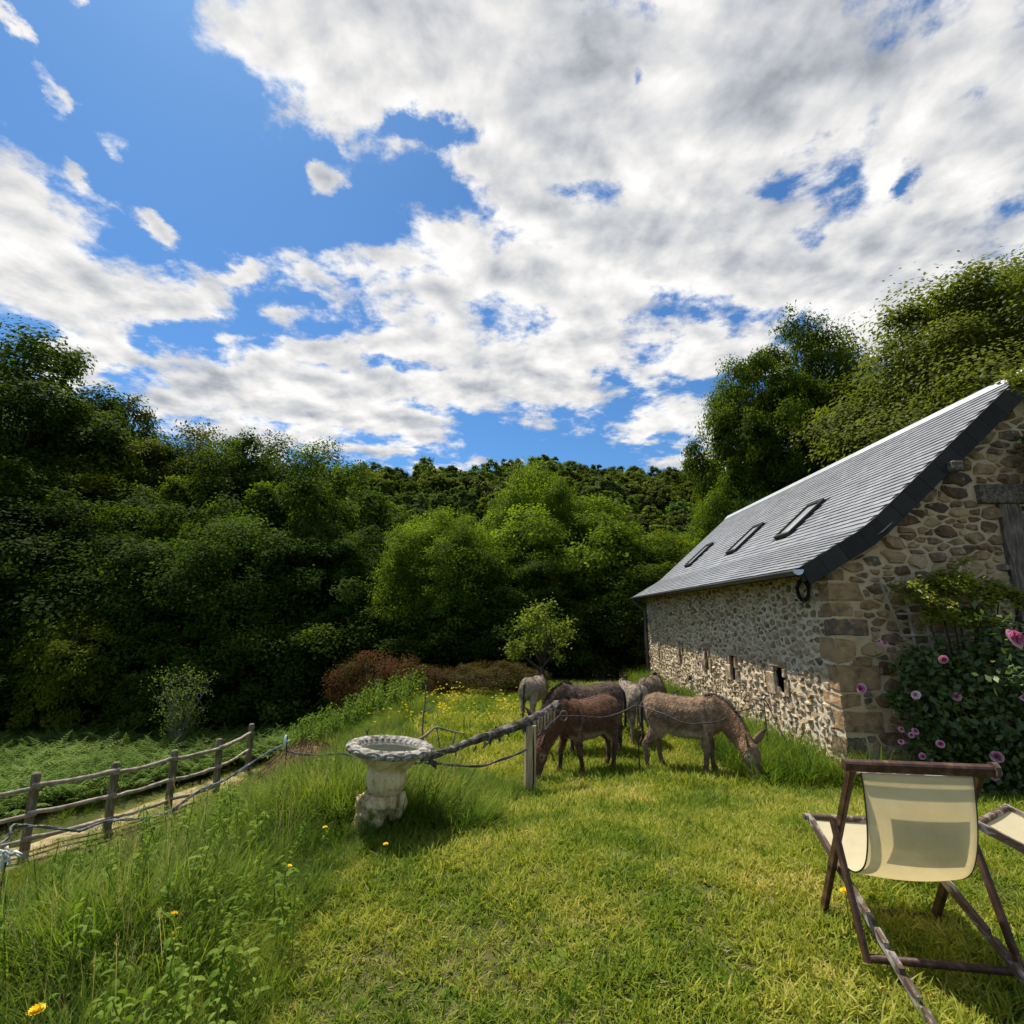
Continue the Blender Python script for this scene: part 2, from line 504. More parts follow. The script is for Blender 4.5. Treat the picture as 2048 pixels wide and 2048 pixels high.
M_['leaf'] = material('broad_leaf', [(0, (.030, .046, .008)), (.5, (.074, .102, .014)), (.85, (.135, .160, .020)), (1, (.19, .20, .026))], scale=.35, attr=.75, rough=.7, spec=.03, translucent=(2.1, 2.1, .8), tr_fac=.43, objcol=True)
M_['leaf_light'] = material('light_green_leaf', [(0, (.060, .078, .014)), (.5, (.115, .135, .022)), (1, (.18, .185, .038))], scale=.5, attr=.6, rough=.62, spec=.12, translucent=(1.8, 1.9, .8), tr_fac=.40, objcol=True)
M_['leaf_brown'] = material('bronze_leaf', [(0, (.030, .026, .012)), (.35, (.075, .062, .022)), (.6, (.13, .062, .032)), (.8, (.085, .10, .025)), (1, (.24, .10, .055))], scale=1.6, attr=.55, rough=.8, spec=.03, translucent=(1.6, 1.4, .8), tr_fac=.3, objcol=True)
M_['leaf_rose'] = material('rose_leaf', [(0, (.026, .046, .010)), (.5, (.062, .100, .018)), (.85, (.125, .175, .030)), (1, (.20, .26, .06))], scale=3, attr=.7, rough=.42, spec=.4, translucent=(1.7, 1.9, .8), tr_fac=.3)
M_['leaf_gold'] = material('golden_green_leaf', [(0, (.10, .13, .012)), (.6, (.19, .21, .018)), (1, (.30, .28, .03))], scale=3, attr=.7, rough=.5, spec=.25, translucent=(1.7, 1.7, .6), tr_fac=.35)
M_['water'] = material('still_water', [(0, (.05, .055, .045)), (1, (.08, .085, .07))], rough=.05, spec=.6)
M_['urn'] = material('weathered_cast_stone', [(0, (.32, .23, .11)), (.4, (.60, .46, .235)), (.75, (.74, .60, .34)), (1, (.78, .67, .43))], scale=7, detail=8, rough=.95, spec=.1, bump=.5, bscale=60, bdist=.006, attr=.25, speck=((.12, .105, .08), 16, .54, .68, .5))
M_['urn_rim'] = material('lichened_cast_stone', [(0, (.10, .09, .075)), (.4, (.26, .235, .19)), (.75, (.42, .39, .33)), (1, (.56, .53, .46))], scale=14, detail=8, rough=.95, spec=.1, bump=.6, bscale=70, bdist=.006, speck=((.06, .055, .05), 20, .50, .62, .7))
M_['teak'] = material('brown_deckchair_wood', [(0, (.022, .010, .007)), (.5, (.060, .026, .016)), (.85, (.12, .060, .038)), (1, (.20, .14, .10))], scale=7, detail=8, rough=.5, spec=.35, stretch=(3, 1, 3), bump=.3, bscale=30)
M_['teak_peeled'] = material('peeling_painted_wood', [(0, (.05, .028, .02)), (.52, (.11, .075, .055)), (.58, (.22, .19, .16)), (1, (.50, .46, .40))], scale=9, detail=7, rough=.75, spec=.2, stretch=(2, .7, 2), bump=.4, bscale=40)
M_['canvas'] = material('cream_mesh_canvas', [(0, (.80, .72, .50)), (1, (.86, .79, .58))], scale=14, rough=.9, spec=.1, translucent=(1.06, 1.0, .86), tr_fac=.48, see=.20, bump=.35, bscale=9, bdist=.02)
M_['cushion'] = material('cream_cushion', [(0, (.70, .64, .50)), (1, (.80, .75, .61))], scale=30, rough=.95, spec=.05, bump=.3, bscale=200)
M_['petal'] = material('pink_petal', [(0, (.52, .09, .22)), (.5, (.70, .24, .40)), (1, (.86, .58, .64))], scale=6, attr=.75, rough=.6, spec=.2, translucent=(1.1, 1.0, 1.0), tr_fac=.3)
M_['petal_pale'] = material('pale_petal', [(0, (.70, .42, .46)), (1, (.88, .74, .72))], scale=6, attr=.75, rough=.6, spec=.2, translucent=(1.1, 1.0, 1.0), tr_fac=.3)
M_['yellow'] = material('dandelion_yellow', [(0, (.80, .52, .01)), (1, (.92, .74, .02))], scale=10, attr=.6, rough=.6, translucent=(1.1, 1.0, .8), tr_fac=.3)
M_['stalk'] = material('green_stalk', [(0, (.07, .11, .02)), (1, (.14, .17, .04))], rough=.7)
M_['white_paint'] = material('white_tape', [(0, (.6, .6, .57)), (1, (.82, .82, .79))], rough=.6)
M_['coat'] = material('donkey_coat', [(0, (.80, .80, .80)), (.5, (1.0, 1.0, 1.0)), (1, (1.2, 1.18, 1.15))], scale=9, detail=9, rough=.9, spec=.1, stretch=(.6, 1, 1.4), bump=.8, bscale=46, bdist=.02, coat_attr=True, sheen=.1)
M_['hair_dark'] = material('dark_mane_hair', [(0, (.015, .011, .009)), (1, (.06, .042, .032))], scale=20, rough=.9, sheen=.2)
M_['eye'] = material('dark_eye', [(0, (.008, .006, .005)), (1, (.015, .01, .008))], rough=.15, spec=.6)

LAWN = [(0, (.026, .068, .007)), (.25, (.080, .146, .013)), (.44, (.190, .244, .024)), (.61, (.32, .322, .045)), (.78, (.50, .43, .12)), (.95, (.64, .54, .26))]
M_['lawn'] = grass_mat('lawn_blades', LAWN, .9)
M_['long'] = grass_mat('long_grass_blades', [(0, (.016, .040, .008)), (.28, (.048, .100, .012)), (.55, (.130, .195, .020)), (.78, (.25, .29, .036)), (1, (.44, .38, .13))], 1.3)
M_['straw'] = grass_mat('dry_seed_stalks', [(0, (.16, .14, .05)), (.5, (.32, .27, .12)), (1, (.52, .45, .25))], .8, .8)
M_['weed'] = grass_mat('weed_leaf', [(0, (.05, .10, .012)), (.5, (.12, .19, .02)), (1, (.24, .31, .05))], 1.2, .6)
M_['fern'] = grass_mat('bracken_leaf', [(0, (.05, .095, .020)), (.5, (.12, .19, .036)), (1, (.27, .33, .10))], .6, .8)
M_['butter'] = grass_mat('buttercup_petal', [(0, (.60, .42, .01)), (1, (.85, .66, .02))], 2.0, .5)

# ------------------------------------------------------------------ the ground: one sheet from the lawn to the wooded hill
xs = np.concatenate([np.linspace(-420, -60, 30)[:-1], np.linspace(-60, -16, 40)[:-1], np.linspace(-16, 14, 151)[:-1], np.linspace(14, 60, 40)[:-1], np.linspace(60, 420, 30)])
ys = np.concatenate([np.linspace(-60, -2, 20)[:-1], np.linspace(-2, 20, 111)[:-1], np.linspace(20, 60, 50)[:-1], np.linspace(60, 200, 80)[:-1], np.linspace(200, 700, 25)])
XX, YY = np.meshgrid(xs, ys)
ZZ = terr(XX, YY)
nx, ny = len(xs), len(ys)
ii = np.arange(nx * ny).reshape(ny, nx)
GF = np.stack([ii[:-1, :-1].ravel(), ii[:-1, 1:].ravel(), ii[1:, 1:].ravel(), ii[1:, :-1].ravel()], 1)
gm = np_mesh('ground', np.stack([XX.ravel(), YY.ravel(), ZZ.ravel()], 1), GF)
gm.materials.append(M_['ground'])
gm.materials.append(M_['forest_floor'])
cy_ = (YY[:-1, :-1].ravel() + YY[1:, 1:].ravel()) / 2
cx_ = (XX[:-1, :-1].ravel() + XX[1:, 1:].ravel()) / 2
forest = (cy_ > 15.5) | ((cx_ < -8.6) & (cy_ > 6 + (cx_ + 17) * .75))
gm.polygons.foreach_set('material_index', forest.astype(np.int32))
g_o = link('ground', gm, smooth=True)
tag(g_o, kind='structure')

# dry track along the rail fence at the foot of the bank
track = smooth_path([(-9.6, 3.0), (-8.9, 6.0), (-8.1, 8.2), (-7.45, 9.8), (-6.9, 11.2), (-6.45, 12.6), (-6.3, 14.2)], 50)
pv, pf = [], []
for i, p in enumerate(track):
    d = track[min(i + 1, 49)] - track[max(i - 1, 0)]
    d /= np.linalg.norm(d)
    nrm = np.array([-d[1], d[0]])
    for j, o_ in enumerate(np.linspace(-1, 1, 7)):
        q = p + nrm * (.50 * o_ * (1 + .35 * (vnoise(i * .35, j * 0.0 + (o_ > 0) * 7) - .5)) + .1)
        pv.append((q[0], q[1], tz(q[0], q[1]) + .03 * (1 - o_ * o_) + .006))
    if i:
        for j in range(6):
            a = (i - 1) * 7 + j
            pf.append((a, a + 1, a + 8, a + 7))
link('path', np_mesh('path', np.array(pv), np.array(pf)), M_['path'], smooth=True)['kind'] = 'structure'

# ------------------------------------------------------------------ the stone barn
BYAW = 0.0287
BX, BY, BZ = 4.086, 6.72, -0.42
BL, EAVE_O, EAVE_Z, KX, KZ, RX, RZ, VG = 10.28, .42, 2.60, .49, 3.13, 2.875, 5.257, .145
barn = empty('stone_barn', (BX, BY, BZ), -BYAW, 'rubble stone barn with a grey slate roof and three skylights', 'barn')
BM = Matrix.Translation((BX, BY, BZ)) @ Matrix.Rotation(-BYAW, 4, 'Z')


def roof_z(x):
    """top of the roof over a point x of the gable"""
    x = np.asarray(x, float)
    x = np.where(x > RX, 2 * RX - x, x)
    return np.where(x < KX, EAVE_Z + (x + EAVE_O) * (KZ - EAVE_Z) / (KX + EAVE_O), KZ + (x - KX) * (RZ - KZ) / (RX - KX))


SLITS = [(1.42, 1.70, .86, 1.24), (3.30, 3.50, .85, 1.27), (4.72, 4.90, .86, 1.32), (6.68, 6.84, .84, 1.28), (8.80, 8.94, .84, 1.30)]
WIN = (2.45, 3.65, .55, 3.45)       # x0, x1, z0, z1 of the opening behind the oak post


def wall_sheet(name, u, v, place, skip, amp, seed, mat, thick):
    """a masonry face as a displaced grid with a solid body behind it"""
    U, V = np.meshgrid(u, v)
    d = amp * (fbm(U * 4, V * 4, seed) - .5) * 2 + amp * .8 * (fbm(U * 14, V * 14, seed + 5, 3) - .5) * 2
    n, m = len(u), len(v)
    pos = np.array([place(a, b, c) for a, b, c in zip(U.ravel(), V.ravel(), d.ravel())])
    idx = np.arange(n * m).reshape(m, n)
    F = np.stack([idx[:-1, :-1], idx[:-1, 1:], idx[1:, 1:], idx[1:, :-1]], -1).reshape(-1, 4)
    cu = (U[:-1, :-1] + U[1:, 1:]).ravel() / 2
    cv = (V[:-1, :-1] + V[1:, 1:]).ravel() / 2
    F = F[~skip(cu, cv)]
    return link(name, np_mesh(name, pos, F), mat, barn, smooth=True)


def in_slit(y, z):
    k = np.zeros(np.shape(y), bool)
    for y0, y1, z0, z1 in SLITS:
        k |= (y > y0) & (y < y1) & (z > z0) & (z < z1)
    return k


zs = np.linspace(-.6, 2.78, 86)
long_wall = wall_sheet('long_wall', np.linspace(0.0, BL, 250), zs, lambda y, z, d: (-d, y, z), in_slit, .016, 3, M_['mortar_long'], .5)
gx = np.linspace(0.0, 2 * RX, 140)
gz = np.linspace(-.6, RZ - .08, 140)
gable_wall = wall_sheet('gable_wall', gx, gz, lambda x, z, d: (x, -d, min(z, float(roof_z(x)) - .10)),
                        lambda x, z: (z > roof_z(x) + .02) | ((x > WIN[0]) & (x < WIN[1]) & (z > WIN[2]) & (z < WIN[3])), .012, 21, M_['mortar'], .5)
# body of the barn behind the faces: far gable, right wall, recesses of the slits
mb = MB()
prof = [(x, float(roof_z(x)) - .12) for x in np.linspace(0.02, 2 * RX, 24)]
mb.add([(x, BL, z) for x, z in prof] + [(2 * RX, BL, -.6), (.02, BL, -.6)], [tuple(range(26))])
mb.box((2 * RX - .4, .02, -.6), (2 * RX, BL - .01, 2.75))
mb.build('back_walls', M_['mortar'], barn)
mb = MB()
for y0, y1, z0, z1 in SLITS:
    x0, x1 = .012, .45
    V = [(x0, y0 - .03, z0 - .03), (x0, y1 + .03, z0 - .03), (x0, y1 + .03, z1 + .03), (x0, y0 - .03, z1 + .03),
         (x1, y0 - .03, z0 - .03), (x1, y1 + .03, z0 - .03), (x1, y1 + .03, z1 + .03), (x1, y0 - .03, z1 + .03)]
    one = MB().add(V, [(0, 1, 5, 4), (1, 2, 6, 5), (2, 3, 7, 6), (3, 0, 4, 7), (4, 5, 6, 7)])
    so = one.build('slit_window', M_['dark'], barn)


# -- stones: relaxed power cells, shrunk by the mortar joint, domed and uneven
def clip_poly(poly, a, b, c):
    out = []
    n = len(poly)
    for i in range(n):
        p, q = poly[i], poly[(i + 1) % n]
        dp, dq = a * p[0] + b * p[1] - c, a * q[0] + b * q[1] - c
        if dp <= 0:
            out.append(p)
        if (dp < 0) != (dq < 0) and dp != dq:
            t = dp / (dp - dq)
            out.append((p[0] + (q[0] - p[0]) * t, p[1] + (q[1] - p[1]) * t))
    return out


def power_cells(pts, wts, bound, relax=2):
    pts = np.array(pts, float)
    cells = []
    for it in range(relax + 1):
        cells = []
        for i, p in enumerate(pts):
            d2 = ((pts - p) ** 2).sum(1)
            nb = np.argsort(d2)[1:26]
            poly = list(bound)
            for j in nb:
                q = pts[j]
                a, b = 2 * (q - p)
                c = q @ q - p @ p - wts[j] + wts[i]
                poly = clip_poly(poly, a, b, c)
                if len(poly) < 3:
                    break
            cells.append(poly)
        if it < relax:
            for i, poly in enumerate(cells):
                if len(poly) >= 3:
                    pts[i] = .5 * pts[i] + .5 * np.mean(poly, 0)
    return cells


def stone_shape(poly, joint, proud, r, rough=.2):
    """-> verts (u, v, out), faces: a rounded, domed, uneven stone"""
    P0 = np.array(poly)
    c = P0.mean(0)
    # resample the outline to 9 points with corners cut
    Q = np.vstack([P0, P0[:1]])
    seg = np.linalg.norm(np.diff(Q, axis=0), axis=1)
    cum = np.concatenate([[0], np.cumsum(seg)])
    n = 9
    t = (np.arange(n) + r.uniform(-.3, .3, n)) / n * cum[-1]
    t = np.mod(t, cum[-1])
    t.sort()
    R_ = np.stack([np.interp(t, cum, Q[:, 0]), np.interp(t, cum, Q[:, 1])], 1)
    d = R_ - c
    L = np.linalg.norm(d, axis=1, keepdims=True) + 1e-9
    L2 = np.maximum(L * (1 - rough * r.uniform(0, 1, (n, 1)) ** 2) - joint * r.uniform(.5, 1.8, (n, 1)), L * .35)
    outer = c + d / L * L2
    inner = c + (outer - c) * r.uniform(.66, .86, (n, 1))
    tilt = r.normal(0, .22, 2)
    zi = proud * r.uniform(.75, 1.15, n) + (inner - c) @ tilt
    zc = proud * 1.18
    V = [(x, y, -.03) for x, y in outer] + [(x, y, proud * .30) for x, y in c + (outer - c) * .97] + [(x, y, max(z, .006)) for (x, y), z in zip(inner, zi)] + [(c[0], c[1], zc)]
    F = []
    for i in range(n):
        j = (i + 1) % n
        F += [(i, j, n + j, n + i), (n + i, n + j, 2 * n + j, 2 * n + i), (2 * n + i, 2 * n + j, 3 * n)]
    return V, F


def poly_area(p):
    p = np.array(p)
    return .5 * abs(np.dot(p[:, 0], np.roll(p[:, 1], -1)) - np.dot(p[:, 1], np.roll(p[:, 0], -1)))


sr = np.random.default_rng(77)


def sample_sites(u0, u1, v0, v1, small, big, asp, keep):
    """dart throwing with mixed radii: (points in stretched space, weights)"""
    pts, rad = [], []
    for tries, (ra, rb) in ((1500, (big * .8, big)), (2500, (small * 1.2, big * .7)), (7000, (small, small * 1.4))):
        for _ in range(tries):
            p = np.array([sr.uniform(u0, u1), sr.uniform(v0, v1)])
            if not keep(*p):
                continue
            q = p * (1, asp)
            r = sr.uniform(ra, rb)
            if pts:
                A = np.array(pts)
                if (((A - q) ** 2).sum(1) < (np.array(rad) * .86 + r * .86) ** 2).any():
                    continue
            pts.append(q)
            rad.append(r)
    return np.array(pts), np.array(rad) ** 2


# quoins at the visible corner: long and short blocks in turn, wrapped round both faces
quoins = []
z = -.25
k = 0
while z < 2.55:
    h = sr.uniform(.15, .31)
    la, lb = ((.46, .22) if k % 2 else (.25, .36))
    quoins.append((z, z + h, la * sr.uniform(.85, 1.1), lb * sr.uniform(.85, 1.1)))
    z += h + .03
    k += 1


def in_quoin_g(x, zz):
    return any(q[0] - .02 < zz < q[1] + .02 and x < q[2] + .03 for q in quoins)


def in_quoin_l(y, zz):
    return any(q[0] - .02 < zz < q[1] + .02 and y < q[3] + .03 for q in quoins)


stone_parts, stone_rest = 0, {'g': MB(), 'l': MB()}


def put_stone(V, F, face, single, tint):
    global stone_parts
    if face == 'g':
        W = [(u, -d - .004, v) for u, v, d in V]
        Fo = F
    else:
        W = [(-d - .004, u, v) for u, v, d in V]
        Fo = [f[::-1] for f in F]
    if single and stone_parts < 296:
        MB().add(W, Fo, tint).build('stone', M_['stone'] if face == 'g' else M_['stone_long'], gable_wall if face == 'g' else long_wall)
        stone_parts += 1
    else:
        stone_rest[face].add(W, Fo, tint)


# gable stones
keep_g = lambda x, zz: (zz < roof_z(x) - .34) and not (WIN[0] - .42 < x < WIN[1] + .3 and 3.40 < zz < 3.78) and not (WIN[0] - .2 < x < WIN[1] + .2 and WIN[2] - .1 < zz < 3.5) and not in_quoin_g(x, zz)
ASP = 1.7
gp, gw = sample_sites(.03, 2 * RX - .05, -.3, RZ - .3, .050, .165, ASP, keep_g)
gb = [(-.0, -.35 * ASP), (2 * RX, -.35 * ASP), (2 * RX, RZ * ASP), (0, RZ * ASP)]
ng = len(gp)
dq = np.array([(x, zq * ASP) for q in quoins for x in np.arange(.05, q[2] - .03, .09) for zq in np.arange(q[0] + .04, q[1], .07)])
dw = np.array([(x, zq * ASP) for x in np.arange(WIN[0] - .14, WIN[1] + .2, .10) for zq in np.arange(WIN[2], 3.45, .08)] + [(x, zq * ASP) for x in np.arange(2.10, 3.95, .09) for zq in (3.50, 3.58, 3.66)])
dq = np.vstack([dq, dw])
gp, gw = np.vstack([gp, dq]), np.concatenate([gw * sr.uniform(.6, 1.25, ng), np.full(len(dq), .004)])
cells = power_cells(gp, gw, gb, 1)[:ng]
order = sorted(range(len(cells)), key=lambda i: gp[i][0] > 2.85)
for i in order:
    poly = cells[i]
    if len(poly) < 3:
        continue
    poly = [(x, y / ASP) for x, y in poly]
    c = np.mean(poly, 0)
    A = poly_area(poly)
    if A < .002 or A > .30:
        continue
    top = float(roof_z(c[0])) - .30
    poly = [(x, min(y, float(roof_z(x)) - .24)) for x, y in poly]
    if in_quoin_g(*c):
        continue
    for q in quoins:                      # keep clear of the quoins
        if q[0] < c[1] < q[1]:
            poly = [(max(x, q[2] + .02), y) for x, y in poly]
    V, F = stone_shape(poly, sr.uniform(.001, .013), sr.uniform(.012, .036), sr, .34)
    put_stone(V, F, 'g', c[0] < 2.75, float(np.clip(sr.beta(1.5, 1.5), 0, 1)))
for q0, q1, la, lb in quoins:
    b = .013
    px = sr.uniform(.006, .018)
    V = [(-px, -px, q0), (la, -px, q0 + .01), (la, .05, q0 + .01), (.05, lb, q0 + .01), (-px, lb, q0 + .01),
         (-px, -px, q1), (la, -px, q1 - .01), (la, .05, q1 - .01), (.05, lb, q1 - .01), (-px, lb, q1 - .01)]
    bm = bmesh.new()
    vs_ = [bm.verts.new((x + sr.normal(0, .016) * (x > .1), y + sr.normal(0, .016) * (y > .1), z + sr.normal(0, .012))) for x, y, z in V]
    for f in [(0, 1, 6, 5), (1, 2, 7, 6), (2, 3, 8, 7), (3, 4, 9, 8), (4, 0, 5, 9), (4, 3, 2, 1, 0), (5, 6, 7, 8, 9)]:
        bm.faces.new([vs_[i] for i in f])
    bmesh.ops.bevel(bm, geom=bm.edges[:], offset=b, segments=1, affect='EDGES')
    bmesh.ops.triangulate(bm, faces=bm.faces[:])
    bmesh.ops.subdivide_edges(bm, edges=[e for e in bm.edges if e.calc_length() > .12], cuts=2, use_grid_fill=True)
    for v in bm.verts:
        v.co += Vector(sr.normal(0, .0045, 3))
    me = bpy.data.meshes.new('stone')
    bm.to_mesh(me)
    bm.free()
    tint = float(sr.choice([.14, .50, .56, .64, .72, .80]))
    me.attributes.new('tint', 'FLOAT', 'POINT').data.foreach_set('value', np.full(len(me.vertices), tint, np.float32))
    link('stone', me, M_['stone'], gable_wall)
    stone_parts += 1

# long wall stones: smaller rubble, thickly limed
FRAMES = []           # (y0, y1, z0, z1) of the larger stones framing each slit
for y0, y1, z0, z1 in SLITS:
    FRAMES.append((y0 - .10, y1 + .12, z1 + .004, z1 + sr.uniform(.08, .13)))
    zm = z0 + (z1 - z0) * sr.uniform(.4, .6)
    FRAMES.append((y0 - sr.uniform(.14, .22), y0 - .004, z0 - .03, zm))
    FRAMES.append((y0 - sr.uniform(.08, .14), y0 - .004, zm + .015, z1 - .01))
    FRAMES.append((y1 + .004, y1 + sr.uniform(.16, .28), z0 - .04, zm + .06))
    FRAMES.append((y1 + .004, y1 + sr.uniform(.09, .15), zm + .075, z1 - .01))


def in_frame(y, zz):
    return any(f[0] - .015 < y < f[1] + .015 and f[2] - .015 < zz < f[3] + .015 for f in FRAMES)


keep_l = lambda y, zz: not in_frame(y, zz) and not in_slit(np.array([y]), np.array([zz]))[0] and not in_quoin_l(y, zz)
lp, lw = [], []
for seg in range(5):
    y0, y1 = BL / 5 * seg, BL / 5 * (seg + 1)
    a_, b_ = sample_sites(y0, y1, -.25, 2.66, .046, .110, 1.5, keep_l)
    lp.append(a_)
    lw.append(b_)
lp, lw = np.vstack(lp), np.concatenate(lw)
nl = len(lp)
dq = np.array([(x, zq * 1.5) for q in quoins for x in np.arange(.05, q[3] - .03, .09) for zq in np.arange(q[0] + .04, q[1], .07)])
lp, lw = np.vstack([lp, dq]), np.concatenate([lw, np.full(len(dq), .004)])
cells = power_cells(lp, lw, [(0, -.3 * 1.5), (BL, -.3 * 1.5), (BL, 2.7 * 1.5), (0, 2.7 * 1.5)], 1)[:nl]
idx = sorted(range(len(cells)), key=lambda i: lp[i][0])
for i in idx:
    poly = cells[i]
    if len(poly) < 3:
        continue
    poly = [(x, y / 1.5) for x, y in poly]
    c = np.mean(poly, 0)
    A = poly_area(poly)
    if A < .0012 or A > .12 or in_quoin_l(*c) or in_slit(np.array([c[0]]), np.array([c[1]]))[0]:
        continue
    if in_frame(*c):
        continue
    for y0, y1, z0, z1 in FRAMES + SLITS:
        if z0 - .02 < c[1] < z1 + .02 and y0 - .3 < c[0] < y1 + .3:
            poly = [((min(x, y0 - .01) if c[0] < y0 else max(x, y1 + .01)), y) for x, y in poly]
    V, F = stone_shape(poly, sr.uniform(.006, .018), sr.uniform(.004, .034), sr, .40)
    put_stone(V, F, 'l', True, float(np.clip(sr.beta(1.4, 1.3), 0, 1)))
for f in FRAMES:
    bm = bmesh.new()
    bmesh.ops.create_cube(bm, size=1.0)
    for v in bm.verts:
        v.co = Vector((-.004 + v.co.x * .07, (f[0] + f[1]) / 2 + v.co.y * (f[1] - f[0]), (f[2] + f[3]) / 2 + v.co.z * (f[3] - f[2]))) + Vector((sr.normal(0, .006), sr.normal(0, .008), sr.normal(0, .008)))
    bmesh.ops.bevel(bm, geom=bm.edges[:], offset=.012, segments=1, affect='EDGES')
    me = bpy.data.meshes.new('frame_stone')
    bm.to_mesh(me)
    bm.free()
    me.attributes.new('tint', 'FLOAT', 'POINT').data.foreach_set('value', np.full(len(me.vertices), float(sr.choice([.1, .2, .3, .55, .75])), np.float32))
    link('frame_stone', me, M_['stone_long'], long_wall)
tag(stone_rest['g'].build('rubble_stones', M_['stone'], gable_wall), kind='stuff')
tag(stone_rest['l'].build('rubble_stones', M_['stone_long'], long_wall), kind='stuff')

# -- roof: boarded deck, slates in courses, dark slate verge, zinc ridge and gutter
deck = MB()
prof = [(-EAVE_O, EAVE_Z), (KX, KZ), (RX, RZ), (2 * RX - KX, KZ), (2 * RX + EAVE_O, EAVE_Z)]
th = .09
n = len(prof)
V = [(x, -VG + .012, z) for x, z in prof] + [(x, -VG + .012, z - th) for x, z in prof] + [(x, BL + VG, z) for x, z in prof] + [(x, BL + VG, z - th) for x, z in prof]
F = []
for i in range(n - 1):
    F += [(i, i + 1, 2 * n + i + 1, 2 * n + i), (n + i + 1, n + i, 3 * n + i, 3 * n + i + 1), (i + 1, i, n + i, n + i + 1), (2 * n + i, 2 * n + i + 1, 3 * n + i + 1, 3 * n + i)]
F += [(0, 2 * n, 3 * n, n), (n - 1, 2 * n - 1, 4 * n - 1, 3 * n - 1)]
roof = deck.add(V, F).build('roof', M_['boards'], barn)


def slope_at(s):
    """-> (x, z, normal x, normal z) at distance s up the left slope from the eave"""
    l1 = math.hypot(KX + EAVE_O, KZ - EAVE_Z)
    l2 = math.hypot(RX - KX, RZ - KZ)
    if s < l1:
        t = s / l1
        dx, dz = (KX + EAVE_O) / l1, (KZ - EAVE_Z) / l1
        return -EAVE_O + dx * s, EAVE_Z + dz * s, -dz, dx, dx, dz
    dx, dz = (RX - KX) / l2, (RZ - KZ) / l2
    s -= l1
    return KX + dx * s, KZ + dz * s, -dz, dx, dx, dz


SL_TOTAL = math.hypot(KX + EAVE_O, KZ - EAVE_Z) + math.hypot(RX - KX, RZ - KZ)
L1 = math.hypot(KX + EAVE_O, KZ - EAVE_Z)
SKY = [(2.38, 2.94), (4.80, 5.36), (8.06, 8.62)]
SKY_S = (L1 + .42, L1 + 1.36)
slate_rest, slate_n = MB(), 0
expo, sw = .108, .205
rows = int(SL_TOTAL / expo)
slates = []
for r_ in range(rows):
    y = -VG - .01 + (sw / 2 if r_ % 2 else 0)
    while y < BL + VG:
        y1 = min(y + sw, BL + VG + .01)
        s0 = r_ * expo
        cut = any(a - .03 < (y + y1) / 2 < b + .03 for a, b in SKY) and SKY_S[0] - .02 < s0 + expo * .5 < SKY_S[1] + .02
        if y1 - y > .03 and not cut:
            slates.append((r_, y, y1))
        y += sw
slates.sort(key=lambda q: (q[1] + q[2]) / 2 + .25 * q[0] * expo)
for r_, y0, y1 in slates:
    s0 = r_ * expo + sr.normal(0, .003)
    s1 = (r_ + 1) * expo + .02
    x0, z0, nx_, nz_, dx, dz = slope_at(max(s0, 0))
    x1, z1, nx1, nz1, _, _ = slope_at(min(s1, SL_TOTAL))
    lift0, lift1, tk = .020 + sr.uniform(0, .004), .006, .008
    g = .003
    V = []
    for yy in (y0 + g, y1 - g):
        V += [(x0 + nx_ * (lift0 - tk), yy, z0 + nz_ * (lift0 - tk)), (x0 + nx_ * lift0, yy, z0 + nz_ * lift0),
              (x1 + nx1 * lift1, yy, z1 + nz1 * lift1), (x1 + nx1 * (lift1 - tk), yy, z1 + nz1 * (lift1 - tk))]
    F = [(0, 1, 5, 4), (1, 2, 6, 5), (2, 3, 7, 6), (0, 3, 2, 1), (4, 5, 6, 7), (3, 0, 4, 7)]
    tint = float(np.clip(sr.normal(.5, .22), 0, 1))
    if slate_n < 298:
        MB().add(V, F, tint).build('slate', M_['slate'], roof)
        slate_n += 1
    else:
        slate_rest.add(V, F, tint)
tag(slate_rest.build('slates', M_['slate'], roof), kind='stuff')
# far slope, in strips of slate courses
mb = MB()
for r_ in range(rows):
    x0, z0, nx_, nz_, dx, dz = slope_at(r_ * expo)
    x1, z1, _, _, _, _ = slope_at(min((r_ + 1) * expo + .02, SL_TOTAL))
    mb.add([(2 * RX - x0 + .02 * -nx_, -VG, z0 + .02 * nz_), (2 * RX - x0 + .02 * -nx_, BL + VG, z0 + .02 * nz_), (2 * RX - x1, BL + VG, z1 + .006), (2 * RX - x1, -VG, z1 + .006)], [(0, 1, 2, 3)], sr.uniform(.3, .7))
tag(mb.build('slate_courses', M_['slate'], roof), kind='stuff')
# board behind the verge slates
for side in (0, 1):
    bp = [(-EAVE_O, EAVE_Z), (KX, KZ), (RX, RZ)]
    lo_ = [(-EAVE_O + .02, EAVE_Z - .17), (KX + .08, KZ - .22), (RX, RZ - .28)]
    if side:
        bp, lo_ = [(2 * RX - x, z) for x, z in bp], [(2 * RX - x, z) for x, z in lo_]
    V = [(x, y, z) for y in (-VG + .008, -VG - .001) for x, z in bp + lo_]
    MB().add(V, [(0, 1, 4, 3), (1, 2, 5, 4), (7, 6, 9, 10), (8, 7, 10, 11), (3, 4, 10, 9), (4, 5, 11, 10), (1, 0, 6, 7), (2, 1, 7, 8), (0, 3, 9, 6)]).build('verge_board', M_['slate_dark'], roof)
